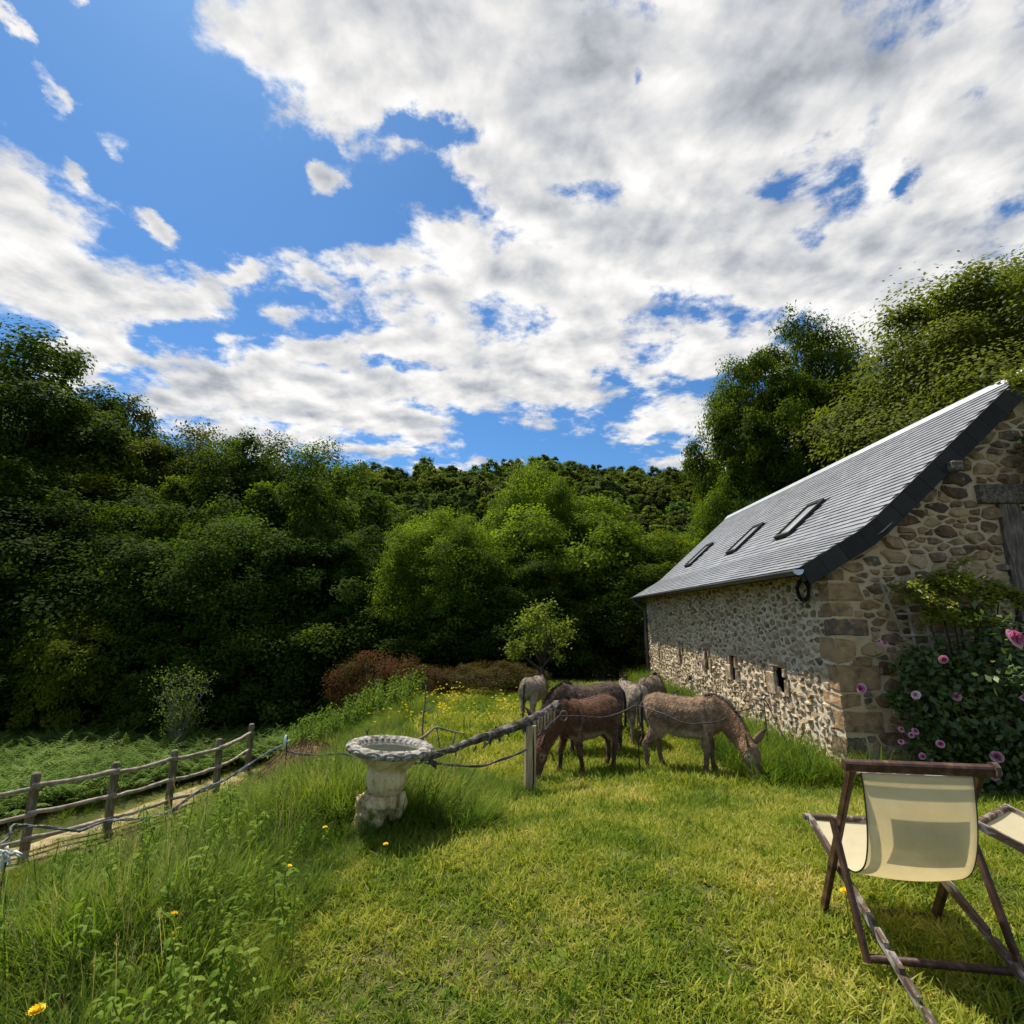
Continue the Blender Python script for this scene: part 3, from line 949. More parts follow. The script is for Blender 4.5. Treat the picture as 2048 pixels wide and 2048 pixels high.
# verge slates down the near gable edge
for side in (0, 1):
    s = 0.0
    while s < SL_TOTAL - .02:
        s1 = min(s + sr.uniform(.27, .33), SL_TOTAL)
        x0, z0, nx_, nz_, dx, dz = slope_at(s + .003)
        x1, z1, nx1, nz1, _, _ = slope_at(s1 - .003)
        top, bot = .022, -.225
        A_ = [(x0 + nx_ * top, z0 + nz_ * top), (x1 + nx1 * top, z1 + nz1 * top), (x1 + nx1 * bot, z1 + nz1 * bot), (x0 + nx_ * bot, z0 + nz_ * bot)]
        if side:
            A_ = [(2 * RX - x, z) for x, z in A_][::-1]
        yf = -VG - .018 - sr.uniform(0, .004)
        V = [(x, yf, z) for x, z in A_] + [(x, yf + .016, z) for x, z in A_]
        MB().add(V, [(3, 2, 1, 0), (4, 5, 6, 7), (0, 1, 5, 4), (1, 2, 6, 5), (2, 3, 7, 6), (3, 0, 4, 7)], float(sr.uniform(0, 1))).build('verge_slate', M_['slate_dark'], roof)
        s = s1
mb = MB()
mb.add([(RX - .13, -VG - .03, RZ - .085), (RX, -VG - .03, RZ + .052), (RX + .13, -VG - .03, RZ - .085), (RX - .13, BL + VG + .02, RZ - .085), (RX, BL + VG + .02, RZ + .052), (RX + .13, BL + VG + .02, RZ - .085),
        (RX, -VG - .03, RZ + .01), (RX, BL + VG + .02, RZ + .01)],
       [(0, 1, 4, 3), (1, 2, 5, 4), (0, 6, 1), (1, 6, 2), (3, 4, 7), (4, 5, 7), (0, 3, 7, 6), (2, 6, 7, 5)])
mb.build('ridge_cap', M_['zinc'], roof)
# half-round gutter with its end stop
mb = MB()
gk, gr = 10, .062
gy = [-VG - .02, BL + VG]
V = []
for rr in (gr, gr - .006):
    for yy in gy:
        for j in range(gk + 1):
            t = math.pi + math.pi * j / gk
            V.append((-EAVE_O - .035 + math.cos(t) * rr, yy, EAVE_Z - .012 + math.sin(t) * rr))
m_ = gk + 1
F = []
for j in range(gk):
    F += [(j, j + 1, m_ + j + 1, m_ + j), (2 * m_ + j + 1, 2 * m_ + j, 3 * m_ + j, 3 * m_ + j + 1)]
F += [(0, m_, 3 * m_, 2 * m_), (gk, 2 * m_ + gk, 3 * m_ + gk, m_ + gk)]
gutter = mb.add(V, F).build('gutter', M_['zinc_dark'], barn, smooth=True)
mb = MB()
V = [(-EAVE_O - .035 + math.cos(math.pi + math.pi * j / gk) * (gr + .008), yy, EAVE_Z - .008 + math.sin(math.pi + math.pi * j / gk) * (gr + .008)) for yy in (-VG - .034, -VG - .0205) for j in range(gk + 1)]
mb.add(V, [tuple(range(m_))[::-1], tuple(range(m_, 2 * m_))] + [(j, j + 1, m_ + j + 1, m_ + j) for j in range(gk)] + [(gk, 0, m_, m_ + gk)])
mb.build('end_stop', M_['zinc'], gutter)
MB().tube([(-EAVE_O - .03, BL + .06, EAVE_Z - .06), (-EAVE_O + .1, BL + .03, EAVE_Z - .22), (-.09, BL - .02, EAVE_Z - .42), (-.09, BL - .02, 1.2), (-.09, BL - .02, -.35)], .042, 10).build('downpipe', M_['zinc_dark'], barn, smooth=True)
# skylights: raised dark frame, sloping pane
for y0, y1 in SKY:
    fr, pane = MB(), MB()
    def at_s(s, y, h):
        x, z, nx_, nz_, dx, dz = slope_at(s)
        return (x + nx_ * h, y, z + nz_ * h)
    s0, s1 = SKY_S
    w_ = .055
    for (a, b, c, d) in ((s0, s0 + w_, y0, y1), (s1 - w_, s1, y0, y1), (s0 + w_, s1 - w_, y0, y0 + w_), (s0 + w_, s1 - w_, y1 - w_, y1)):
        V = [at_s(a, c, -.02), at_s(b, c, -.02), at_s(b, d, -.02), at_s(a, d, -.02), at_s(a, c, .075), at_s(b, c, .075), at_s(b, d, .075), at_s(a, d, .075)]
        fr.add(V, [(0, 3, 2, 1), (4, 5, 6, 7), (0, 1, 5, 4), (1, 2, 6, 5), (2, 3, 7, 6), (3, 0, 4, 7)])
    so = fr.build('skylight', M_['slate_dark'], roof)
    pane.add([at_s(s0 + w_, y0 + w_, .045), at_s(s1 - w_, y0 + w_, .045), at_s(s1 - w_, y1 - w_, .045), at_s(s0 + w_, y1 - w_, .045)] + [at_s(s0 + w_, y0 + w_, .033), at_s(s1 - w_, y0 + w_, .033), at_s(s1 - w_, y1 - w_, .033), at_s(s0 + w_, y1 - w_, .033)],
             [(0, 1, 2, 3), (7, 6, 5, 4), (0, 4, 5, 1), (1, 5, 6, 2), (2, 6, 7, 3), (3, 7, 4, 0)])
    gl = pane.build('pane', None, so)
    if 'glass' not in M_:
        M_['glass'] = material('window_glass', [(0, (.05, .06, .065)), (1, (.09, .10, .11))], rough=.04, spec=.9)
        M_['glass_sky'] = material('skylight_glass', [(0, (.32, .33, .32)), (1, (.40, .41, .40))], rough=.12, spec=.9)
    gl.data.materials.append(M_['glass_sky'])
# oak frame in the gable: lintel, post, a glazed opening set back
mb = MB()


def rough_beam(name, lo, hi, mat, parent, axis):
    bm = bmesh.new()
    bmesh.ops.create_cube(bm, size=1.0)
    for v in bm.verts:
        v.co = Vector([(lo[i] + hi[i]) / 2 + v.co[i] * (hi[i] - lo[i]) for i in range(3)])
    bmesh.ops.bevel(bm, geom=bm.edges[:], offset=.014, segments=1, affect='EDGES')
    le = [e for e in bm.edges if abs((e.verts[0].co - e.verts[1].co).normalized()[axis]) > .95 and e.calc_length() > .4]
    bmesh.ops.subdivide_edges(bm, edges=le, cuts=14, use_grid_fill=True)
    for v in bm.verts:
        a = v.co[axis]
        for i in range(3):
            if i != axis:
                v.co[i] += .022 * (float(fbm(np.array(a * 2.1 + i * 7), np.array(i * 3.3 + hi[2]), 4)) - .5) + .006 * (random.random() - .5)
    me = bpy.data.meshes.new(name)
    bm.to_mesh(me)
    bm.free()
    return link(name, me, mat, parent)


rough_beam('oak_lintel', (2.06, -.085, 3.46), (3.95, .20, 3.715), M_['old_oak'], barn, 0)
rough_beam('oak_post', (2.29, -.07, .3), (2.56, .20, 3.455), M_['old_oak_v'], barn, 2)
rough_beam('oak_post', (3.52, -.07, .3), (3.76, .20, 3.455), M_['old_oak_v'], barn, 2)
wf = MB()
x0, x1, z0, z1 = 2.56, 3.52, .55, 3.45
for a, b, c, d in ((x0, x0 + .06, z0, z1), (x1 - .06, x1, z0, z1), (x0 + .06, x1 - .06, z0, z0 + .08), (x0 + .06, x1 - .06, z1 - .06, z1), (x0 + .06, x1 - .06, 2.0, 2.05), ((x0 + x1) / 2 - .02, (x0 + x1) / 2 + .02, z0 + .08, 1.998), ((x0 + x1) / 2 - .02, (x0 + x1) / 2 + .02, 2.052, z1 - .06)):
    wf.box((a, .10, c), (b, .15, d))
wo = wf.build('window', M_['paint_frame'], barn)
MB().box((x0 + .05, .118, z0 + .05), (x1 - .05, .126, z1 - .05)).build('pane', M_['glass'], wo)
MB().box((x0 - .1, .3, z0 - .1), (x1 + .1, .32, z1 + .1)).build('unlit_room_panel', M_['dark'], barn)  # near-black sheet stands in for the unlit room behind the glass
rough_beam('purlin_end', (1.62, -.26, 3.86), (1.76, .10, 3.99), M_['old_oak'], barn, 1)
MB().tube([(.02, 6.06, .56), (-.09, 6.06, .58)], [.055, .062], 8, jitter=.15).build('wall_peg', M_['old_oak'], barn)

# coil of cable hung under the eave
cc = MB()
for k in range(7):
    rr, ox, oz = .13 + .02 * random.random(), random.uniform(-.015, .015), random.uniform(-.02, .02)
    cc.tube([(-.07 + ox * .5 + .02 * math.sin(3 * a + k), .5 + rr * math.cos(a) * (1 + .1 * random.random()), 2.36 + oz + rr * math.sin(a)) for a in np.linspace(0, 2 * math.pi, 26)], .008, 5, cap=False)
cc.tube([(-.07, .52, 2.50), (-.05, .50, 2.66)], .006, 5)
co_ = cc.build('cable_coil', M_['black'])
co_.matrix_world = BM
tag(co_, 'coil of black cable hanging under the eave near the barn corner', 'cable')

# ------------------------------------------------------------------ donkeys
def unit(v):
    return v / (np.linalg.norm(v, axis=-1, keepdims=True) + 1e-9)


def ring_loft(mb, secs, k=14):
    """secs: (center, half width along side, half height along up, side vector)"""
    n = len(secs)
    V, F = [], []
    C = [Vector(s_[0]) for s_ in secs]
    for i, (c, hw, hh, side) in enumerate(secs):
        d = (C[min(i + 1, n - 1)] - C[max(i - 1, 0)]).normalized()
        a = Vector(side)
        a = (a - d * a.dot(d)).normalized()
        b = d.cross(a)
        for j in range(k):
            t = 2 * math.pi * j / k
            V.append(C[i] + a * (math.cos(t) * hw) + b * (math.sin(t) * hh))
    for i in range(n - 1):
        for j in range(k):
            F.append((i * k + j, i * k + (j + 1) % k, (i + 1) * k + (j + 1) % k, (i + 1) * k + j))
    F.append(tuple(range(k))[::-1])
    F.append(tuple((n - 1) * k + j for j in range(k)))
    mb.add(V, F)


def donkey(name, label, loc, heading, coat, turn=0.0, head_drop=0.0, legs=(0, 0, 0, 0), scale=1.0, sway=0.0):
    """a grazing donkey, nose along local +x; turn swings neck and head sideways; legs = fore/aft shifts (fl, fr, hl, hr)"""
    Y = Vector((0, 1, 0))
    mb = MB()
    ring_loft(mb, [((-.535, 0, .79), .07, .11, Y), ((-.50, 0, .80), .15, .19, Y), ((-.40, 0, .79), .215, .245, Y), ((-.24, 0, .755), .238, .255, Y), ((-.05, 0, .715), .262, .272, Y),
                   ((.12, 0, .712), .252, .272, Y), ((.27, 0, .745), .205, .268, Y), ((.38, 0, .765), .165, .235, Y), ((.46, 0, .77), .10, .16, Y)])
    piv = Vector((.34, 0, .84))

    def tw(p, f):
        p = Vector(p)
        return piv + Matrix.Rotation(turn * f, 3, 'Z') @ (p - piv)
    nk = [((.30, 0, .86), .12, .20, .0), ((.46, 0, .78), .10, .185, .25), ((.60, 0, .66), .088, .16, .55), ((.72, 0, .53), .080, .135, .8), ((.80, 0, .43 - head_drop), .078, .118, 1.0)]
    ring_loft(mb, [(tw(p, f), a, b, Matrix.Rotation(turn * f, 3, 'Z') @ Y) for p, a, b, f in nk])
    poll = tw((.80, 0, .43 - head_drop), 1.0)
    RH = Matrix.Rotation(turn * 1.25, 3, 'Z')
    hs = Vector((0, 1, 0))
    hd = [((-.03, 0, .05), .078, .095), ((.02, 0, -.01), .098, .120), ((.055, 0, -.10), .098, .130), ((.085, 0, -.20), .080, .100), ((.11, 0, -.29), .066, .078), ((.125, 0, -.36), .070, .078), ((.130, 0, -.405), .052, .056)]
    ring_loft(mb, [(poll + RH @ Vector(p), a, b, RH @ hs) for p, a, b in hd])
    fl, fr, hl, hr = legs
    for sy, sh in ((1, fl), (-1, fr)):
        y = .125 * sy
        ring_loft(mb, [((.29, y * .85, .76), .085, .13, Y), ((.28, y, .60), .070, .095, Y), ((.265 + sh * .3, y, .48), .052, .066, Y), ((.28 + sh * .75, y, .31), .043, .048, Y), ((.275 + sh * .8, y, .26), .034, .036, Y),
                       ((.27 + sh, y, .12), .030, .032, Y), ((.275 + sh, y, .085), .036, .040, Y), ((.295 + sh, y, .045), .040, .046, Y), ((.305 + sh, y, -.005), .046, .056, Y)], 10)
    for sy, sh in ((1, hl), (-1, hr)):
        y = .135 * sy
        ring_loft(mb, [((-.36, y * .8, .82), .10, .17, Y), ((-.34, y, .68), .105, .165, Y), ((-.34 + sh * .3, y, .55), .080, .115, Y), ((-.42 + sh * .6, y, .43), .052, .062, Y), ((-.455 + sh * .8, y, .36), .043, .050, Y), ((-.445 + sh * .9, y, .28), .034, .037, Y),
                       ((-.43 + sh, y, .13), .030, .032, Y), ((-.42 + sh, y, .085), .036, .040, Y), ((-.40 + sh, y, .045), .040, .046, Y), ((-.39 + sh, y, -.005), .046, .056, Y)], 10)
    tmp = bpy.data.objects.new('tmp', mb.mesh('tmp'))
    COL.objects.link(tmp)
    m = tmp.modifiers.new('r', 'REMESH')
    m.mode = 'VOXEL'
    m.voxel_size = .0155
    m = tmp.modifiers.new('s', 'SMOOTH')
    m.factor = .5
    m.iterations = 5
    dg = bpy.context.evaluated_depsgraph_get()
    me = bpy.data.meshes.new_from_object(tmp.evaluated_get(dg))
    bpy.data.objects.remove(tmp)
    me.name = 'body'
    n = len(me.vertices)
    v = np.zeros(n * 3, np.float32)
    me.vertices.foreach_get('co', v)
    v = v.reshape(-1, 3)
    no = np.zeros(n * 3, np.float32)
    me.vertex_normals.foreach_get('vector', no)
    no = no.reshape(-1, 3)
    # shaggy relief of the summer coat
    tuft = fbm(v[:, 0] * 22 + v[:, 1] * 9, v[:, 2] * 15 + v[:, 1] * 13, 5, 3) - .5
    v = v + no * (tuft * .013)[:, None]
    me.vertices.foreach_set('co', np.ascontiguousarray(v, np.float32).ravel())
    base, belly, dark, muz = [np.array(c) for c in coat]
    c = np.tile(base, (n, 1))
    x, y, z = v.T
    var = fbm(x * 5, z * 6 + y * 3, 3, 4)
    c *= (.78 + .5 * var)[:, None]

    def blend(mask, col):
        mask = np.clip(mask, 0, 1)[:, None]
        c[:] = c * (1 - mask) + col * mask
    body = (x < .5)
    fine = fbm(x * 26 + y * 12, z * 20 + y * 17, 8, 3)
    c *= (.45 + 1.1 * fine)[:, None]
    rust = sm((x - .30) / .25) * sm((z - .35) / .2) * .45          # warmer neck
    blend(rust, np.array([base[0] * 1.05, base[1] * .80, base[2] * .62]))
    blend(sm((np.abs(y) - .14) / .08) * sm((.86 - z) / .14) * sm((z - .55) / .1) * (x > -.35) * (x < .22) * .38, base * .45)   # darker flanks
    blend(sm((-.25 - no[:, 2]) / .4) * sm((.62 - z) / .08) * (z > .42) * (x > -.34) * (x < .36) * .8, belly)       # pale belly
    blend(sm((.36 - z) / .2) * body * .35, dark)                                                            # darker shanks
    blend(sm((.05 - z) / .02) * body, dark * .5)                                                           # hooves
    blend(sm((.030 - np.abs(y)) / .02) * (z > .86) * body * .8, dark)                                           # dorsal stripe
    wob = .02 * (fbm(z * 14, y * 9, 7) - .5)
    blend(sm((.024 - np.abs(x - .29 + .03 * np.sin(z * 9) + wob)) / .022) * sm((z - .60) / .25) * .62, dark)
    blend(sm((.030 - np.abs(x - .235 + .03 * np.sin(z * 9) + wob)) / .03) * sm((z - .45) / .1) * sm((.9 - z) / .2) * .35, belly)                         # shoulder cross
    hp = np.array(poll)
    Rm = np.array(RH)
    h = (v - hp) @ Rm          # head frame
    ishead = (h[:, 0] > -.05) & (np.linalg.norm(v - hp, axis=1) < .5) & (x > .45)
    blend(ishead * sm((-.27 - h[:, 2]) / .06), muz)
    eyep = np.array([.075, .085, -.085])
    blend(ishead * sm((.075 - np.linalg.norm(np.stack([h[:, 0] - eyep[0], np.abs(h[:, 1]) - eyep[1], h[:, 2] - eyep[2]], 1), axis=1)) / .05) * .55, belly)
    c4 = np.ones((n, 4), np.float32)
    c4[:, :3] = c
    me.attributes.new('coat', 'FLOAT_COLOR', 'POINT').data.foreach_set('color', c4.ravel())
    # short fuzzy hair standing a little off the coat
    r0 = np.random.default_rng(int(1000 * abs(loc[1])))
    tri = r0.integers(0, n, 11000)
    hp0, hn = v[tri], no[tri]
    flow = np.array([-.75, 0, -.65]) + r0.normal(0, .35, (len(tri), 3))
    dirn = unit(flow - hn * (flow * hn).sum(1)[:, None]) + hn * r0.uniform(.20, .60, (len(tri), 1))
    L_ = (r0.uniform(.020, .052, len(tri)) * np.where(v[tri][:, 2] < .35, .5, 1.0))[:, None]
    sdv = unit(np.cross(hn, dirn)) * .0042
    HV = np.stack([hp0 - sdv, hp0 + sdv, hp0 + unit(dirn) * L_], 1).reshape(-1, 3)
    HC = np.repeat(c[tri] * r0.uniform(.45, 1.75, (len(tri), 1)), 3, 0)
    hair_me = np_mesh('coat_hair', HV, np.arange(len(HV)).reshape(-1, 3), col=HC)
    root = empty(name, loc, heading, label, 'donkey', 'donkeys grazing beside the barn')
    root.scale = (scale,) * 3
    link('body', me, M_['coat'], root, smooth=True)
    tag(link('coat_hair', hair_me, M_['coat'], root), kind='stuff')
    # ears
    for sy in (1, -1):
        b0 = poll + RH @ Vector((.050, .062 * sy, .045))
        ax = (RH @ Vector((.42, .72 * sy, .80))).normalized()
        sd = (RH @ Vector((.5, .8 * sy, -.1)))
        sd = (sd - ax * sd.dot(ax)).normalized()
        fw = ax.cross(sd) * (1 if sy > 0 else -1)
        L = .27
        V, F = [], []
        prof = [(0, .026, .022), (.12, .040, .026), (.35, .052, .024), (.6, .046, .019), (.85, .025, .012), (1.0, .004, .004)]
        K = 8
        for t, wd, dp in prof:
            for j in range(K):
                a = 2 * math.pi * j / K
                cup = .55 if math.sin(a) > .3 else 1.0
                V.append(b0 + ax * (t * L) + sd * (math.cos(a) * wd) + fw * (math.sin(a) * dp * (-.35 if (math.sin(a) > .3 and .08 < t < .95) else 1.0)))
        for i in range(len(prof) - 1):
            for j in range(K):
                F.append((i * K + j, i * K + (j + 1) % K, (i + 1) * K + (j + 1) % K, (i + 1) * K + j))
        F += [tuple(range(K))[::-1], tuple((len(prof) - 1) * K + j for j in range(K))]
        e = MB().add(V, F).mesh('ear')
        cc_ = np.tile(base * .8, (len(e.vertices), 1))
        tt = np.repeat([p[0] for p in prof], K)
        cc_ = cc_ * (1 - sm((tt - .6) / .4)[:, None] * .7)
        jj = np.tile(np.arange(K), len(prof))
        inner = np.isin(jj, (1, 2, 3)) & (tt > .05) & (tt < .95)
        cc_[inner] = belly * .8
        c4 = np.ones((len(e.vertices), 4), np.float32)
        c4[:, :3] = cc_
        e.attributes.new('coat', 'FLOAT_COLOR', 'POINT').data.foreach_set('color', c4.ravel())
        link('ear', e, M_['coat'], root, smooth=True)
        ec = poll + RH @ Vector((.085, .088 * sy, -.085))
        bm = bmesh.new()
        bmesh.ops.create_uvsphere(bm, u_segments=10, v_segments=8, radius=.016)
        em = bpy.data.meshes.new('eye')
        bm.to_mesh(em)
        bm.free()
        eo = link('eye', em, M_['eye'], root, smooth=True)
        eo.location = ec
    # mane: a stiff crest of tufts down the neck
    r = np.random.default_rng(int(abs(loc[0]) * 100) + 3)
    mv, mf = [], []
    crest = [((.27, 0, 1.02), 0), ((.39, 0, 1.015), .1), ((.58, 0, .91), .3), ((.705, 0, .765), .58), ((.81, 0, .615), .82), ((.875, 0, .50 - head_drop), 1.0)]
    cp = smooth_path([tuple(tw(p, f)) for p, f in crest], 150)
    for i, p in enumerate(cp):
        d = cp[min(i + 1, 149)] - cp[max(i - 1, 0)]
        d = Vector(d).normalized()
        sd = Vector((0, 1, 0)) if abs(turn) < .01 else (Matrix.Rotation(turn * i / 150, 3, 'Z') @ Vector((0, 1, 0)))
        upv = sd.cross(d)
        upv = upv if upv.z > 0 else -upv
        for q in range(4):
            o_ = Vector(p) + sd * r.normal(0, .012) - upv * .02
            tip = o_ + upv * (r.uniform(.045, .085) * math.sin(math.pi * min(1, max(.15, i / 150 + .1)))) + d * r.normal(.01, .02) + sd * r.normal(0, .022)
            b = len(mv)
            mv += [o_ - d * .006 + sd * .004, o_ + d * .006 - sd * .004, tip]
            mf.append((b, b + 1, b + 2))
    link('mane', np_mesh('mane', np.array(mv), np.array(mf)), M_['hair_dark'], root)
    t = MB()
    tp = smooth_path([(-.525, 0, .90), (-.575, .01 + sway, .85), (-.595, .015 + sway, .70), (-.59, .02 + sway, .52), (-.585, .02 + sway, .40)], 12)
    t.tube([tuple(p) for p in tp], list(np.linspace(.032, .014, 12)), 8)
    for q in range(60):
        a = Vector(tp[r.integers(6, 12)])
        tip = a + Vector((r.normal(0, .025), r.normal(0, .03), -r.uniform(.08, .17)))
        w_ = Vector((r.normal(0, .008), r.normal(0, .008), 0))
        t.add([a - w_, a + w_, tip], [(0, 1, 2)])
    t.build('tail', M_['hair_dark'], root)
    return root


GREYB = ((.25, .160, .095), (.46, .39, .29), (.035, .024, .018), (.42, .36, .28))
BROWN = ((.115, .056, .030), (.36, .28, .19), (.018, .012, .010), (.28, .23, .19))
DARKB = ((.095, .066, .047), (.26, .20, .15), (.015, .011, .010), (.3, .26, .22))
PALE = ((.36, .29, .215), (.48, .41, .32), (.08, .06, .045), (.55, .5, .44))
DUN = ((.25, .18, .125), (.44, .37, .28), (.04, .03, .022), (.42, .36, .30))


def stand(x, y):
    return (x, y, tz(x, y) + .005)


donkey('donkey', 'grey brown donkey grazing side on beside the barn wall, head turned towards us', stand(2.30, 7.25), R(-20), GREYB, turn=R(-30), legs=(.05, -.04, .06, -.10), scale=.96)
donkey('donkey', 'dark chestnut brown donkey grazing behind the pale split fence post', stand(.98, 7.28), R(210), BROWN, turn=R(8), legs=(-.10, .10, .05, -.08), scale=.93)
donkey('donkey', 'blackish brown donkey mostly hidden behind the chestnut one, only its back showing', stand(1.18, 8.35), R(190), DARKB, turn=R(12), legs=(.05, -.08, .0, .08), scale=.98)
donkey('donkey', 'pale cream donkey seen from behind between the dark and the dun ones', stand(1.97, 9.0), R(97), PALE, turn=R(10), legs=(.0, .05, .05, -.06), scale=.92, sway=.02)
donkey('donkey', 'dun donkey farthest from us, standing rump first by the barn wall', stand(2.55, 9.9), R(62), DUN, turn=R(-14), legs=(.03, -.05, -.06, .06), scale=.92, sway=-.02)
donkey('donkey', 'pale sandy donkey half hidden behind the bark covered log rail', stand(.44, 10.6), R(65), PALE, turn=R(5), legs=(.0, .06, .04, -.05), scale=.83)

# ------------------------------------------------------------------ the garden urn
ux, uy = -1.03, 4.40
urn = empty('garden_urn', (ux, uy, tz(ux, uy) - .055), R(8), 'cream cast stone urn with a scrolled rim standing in long grass', 'urn')
urn.rotation_euler = (R(-1.0), R(5.0), R(8))
urn.scale = (.95, .95, 1.0)


def flute(i, t, r):
    return r * (1 + .10 * abs(math.sin(t * 10)) ** .6 - .08)


# bowl: neck with swags above a fluted cup
nb = 132
prof = [(.080, .335), (.110, .34), (.130, .36), (.148, .40), (.158, .445), (.160, .485), (.157, .49), (.153, .497), (.159, .507), (.157, .52)]
MB().lathe(prof, nb, fn=lambda i, t, r: flute(i, t, r) if 1 < i < 6 else r).build('fluted_cup', M_['urn'], urn, smooth=True)


def swag(i, t, r):
    a = (t * 6 / (2 * math.pi)) % 1.0
    return r


sw_ = MB()
NZ = 14
V, F = [], []
for i in range(NZ):
    f = i / (NZ - 1)
    z = .515 + .125 * f
    r0 = .145 + .110 * f ** 1.3
    for j in range(nb):
        t = 2 * math.pi * j / nb
        a = (t * 5 / (2 * math.pi)) % 1.0
        low = .18 + .62 * (2 * a - 1) ** 2            # the hanging edge of each drape
        bump_ = .036 * float(sm((f - low) / .10)) * (1 - .35 * f)
        rib = .010 * math.exp(-((a - .0) / .07) ** 2) + .010 * math.exp(-((a - 1.0) / .07) ** 2)
        r = r0 + bump_ + rib * (1 - f * .3)
        V.append((math.cos(t) * r, math.sin(t) * r, z))
for i in range(NZ - 1):
    for j in range(nb):
        F.append((i * nb + j, i * nb + (j + 1) % nb, (i + 1) * nb + (j + 1) % nb, (i + 1) * nb + j))
sw_.add(V, F).build('draped_neck', M_['urn'], urn, smooth=True)
# rim: heavy roll carved with egg and scroll work
ek, es = 200, 40
V, F = [], []
for i in range(es):
    a = 2 * math.pi * i / es
    for j in range(ek):
        t = 2 * math.pi * j / ek
        rr, zz = .305 + .052 * math.cos(a), .678 + .031 * math.sin(a)
        u = (t * 15 / (2 * math.pi)) % 1.0
        ou = (u - .5) * .13
        ov = (a if a < math.pi else a - 2 * math.pi)
        d = 0.0
        if math.cos(a) > -.5:
            sgn = 1 if int(t * 15 / (2 * math.pi)) % 2 else -1
            px_, py_ = (u - .5) * 2.1, (ov + .25) * .95
            rad_ = math.hypot(px_, py_)
            th_ = math.atan2(py_, px_ * sgn)
            d = .007 * math.sin(rad_ * 9.5 - th_) * (1 if rad_ < 1.05 else .4)
        elif math.sin(a) > -.2:
            d = .005 * math.copysign(abs(math.sin(t * 30)) ** .6, math.sin(t * 30))
        d += .006 * (float(vnoise(np.array(t * 9), np.array(a * 4), 4)) - .5)
        rr += d * math.cos(a)
        zz += d * math.sin(a)
        V.append((math.cos(t) * rr, math.sin(t) * rr, zz))
for i in range(es):
    for j in range(ek):
        F.append((i * ek + j, ((i + 1) % es) * ek + j, ((i + 1) % es) * ek + (j + 1) % ek, i * ek + (j + 1) % ek))
MB().add(V, F).build('rim', M_['urn_rim'], urn, smooth=True)
bowl = MB()
bowl.lathe([(.262, .690), (.235, .668), (.20, .645), (.16, .628), (.06, .62)], 64, fn=lambda i, t, r: r * (1 + .012 * math.sin(t * 30)), cap=False)
bowl.build('bowl_lining', M_['urn_rim'], urn, smooth=True)
MB().lathe([(.01, .676), (.238, .676), (.240, .672)], 48).build('rain_water', M_['water'], urn)
# pedestal: leafy calyx over a lumpy cluster and a fluted foot, leaning to one side
pm = MB()


def ball(mb, c, r, sq=1.0, k=10):
    V, F = [], []
    for i in range(k + 1):
        p = math.pi * i / k
        for j in range(k):
            t = 2 * math.pi * j / k
            V.append((c[0] + r * math.sin(p) * math.cos(t), c[1] + r * math.sin(p) * math.sin(t), c[2] + r * sq * math.cos(p)))
    for i in range(k):
        for j in range(k):
            F.append((i * k + j, (i + 1) * k + j, (i + 1) * k + (j + 1) % k, i * k + (j + 1) % k))
    mb.add(V, F)


ur = np.random.default_rng(4)
for q in range(9):
    a = 2 * math.pi * q / 9
    pm.tube([(math.cos(a) * .11 - .02, math.sin(a) * .11, .345), (math.cos(a) * .125 - .025, math.sin(a) * .125, .28), (math.cos(a) * .09 - .04, math.sin(a) * .09, .22)], [.038, .046, .03], 8)
pm.tube([(-.0, 0, .36), (-.03, 0, .27), (-.07, 0, .17), (-.10, 0, .06), (-.10, 0, -.08)], [.11, .11, .085, .085, .10], 16)
for q in range(46):
    a, h_ = ur.uniform(0, 2 * math.pi), ur.uniform(.15, .30)
    rr = .115 if h_ < .22 else .12
    ball(pm, (math.cos(a) * rr - .075, math.sin(a) * rr, h_), ur.uniform(.020, .034), 1.0, 8)
for q in range(10):
    a = 2 * math.pi * q / 10
    pm.tube([(math.cos(a) * .07 - .09, math.sin(a) * .07, .15), (math.cos(a) * .082 - .10, math.sin(a) * .082, .04), (math.cos(a) * .10 - .10, math.sin(a) * .10, -.08)], [.022, .022, .026], 7)
ball(pm, (-.175, -.05, .10), .062, 1.25)
ball(pm, (-.02, -.10, .165), .050, .8)
pm.tube([(.14, -.04, .37), (.165, -.04, .29), (.13, -.05, .21), (.07, -.06, .18)], [.03, .038, .036, .02], 9)
tmp = bpy.data.objects.new('tmp', pm.mesh('tmp'))
COL.objects.link(tmp)
m = tmp.modifiers.new('r', 'REMESH')
m.mode = 'VOXEL'
m.voxel_size = .0085
m = tmp.modifiers.new('s', 'SMOOTH')
m.factor = .5
m.iterations = 2
me = bpy.data.meshes.new_from_object(tmp.evaluated_get(bpy.context.evaluated_depsgraph_get()))
bpy.data.objects.remove(tmp)
me.name = 'pedestal'
link('pedestal', me, M_['urn'], urn, smooth=True)

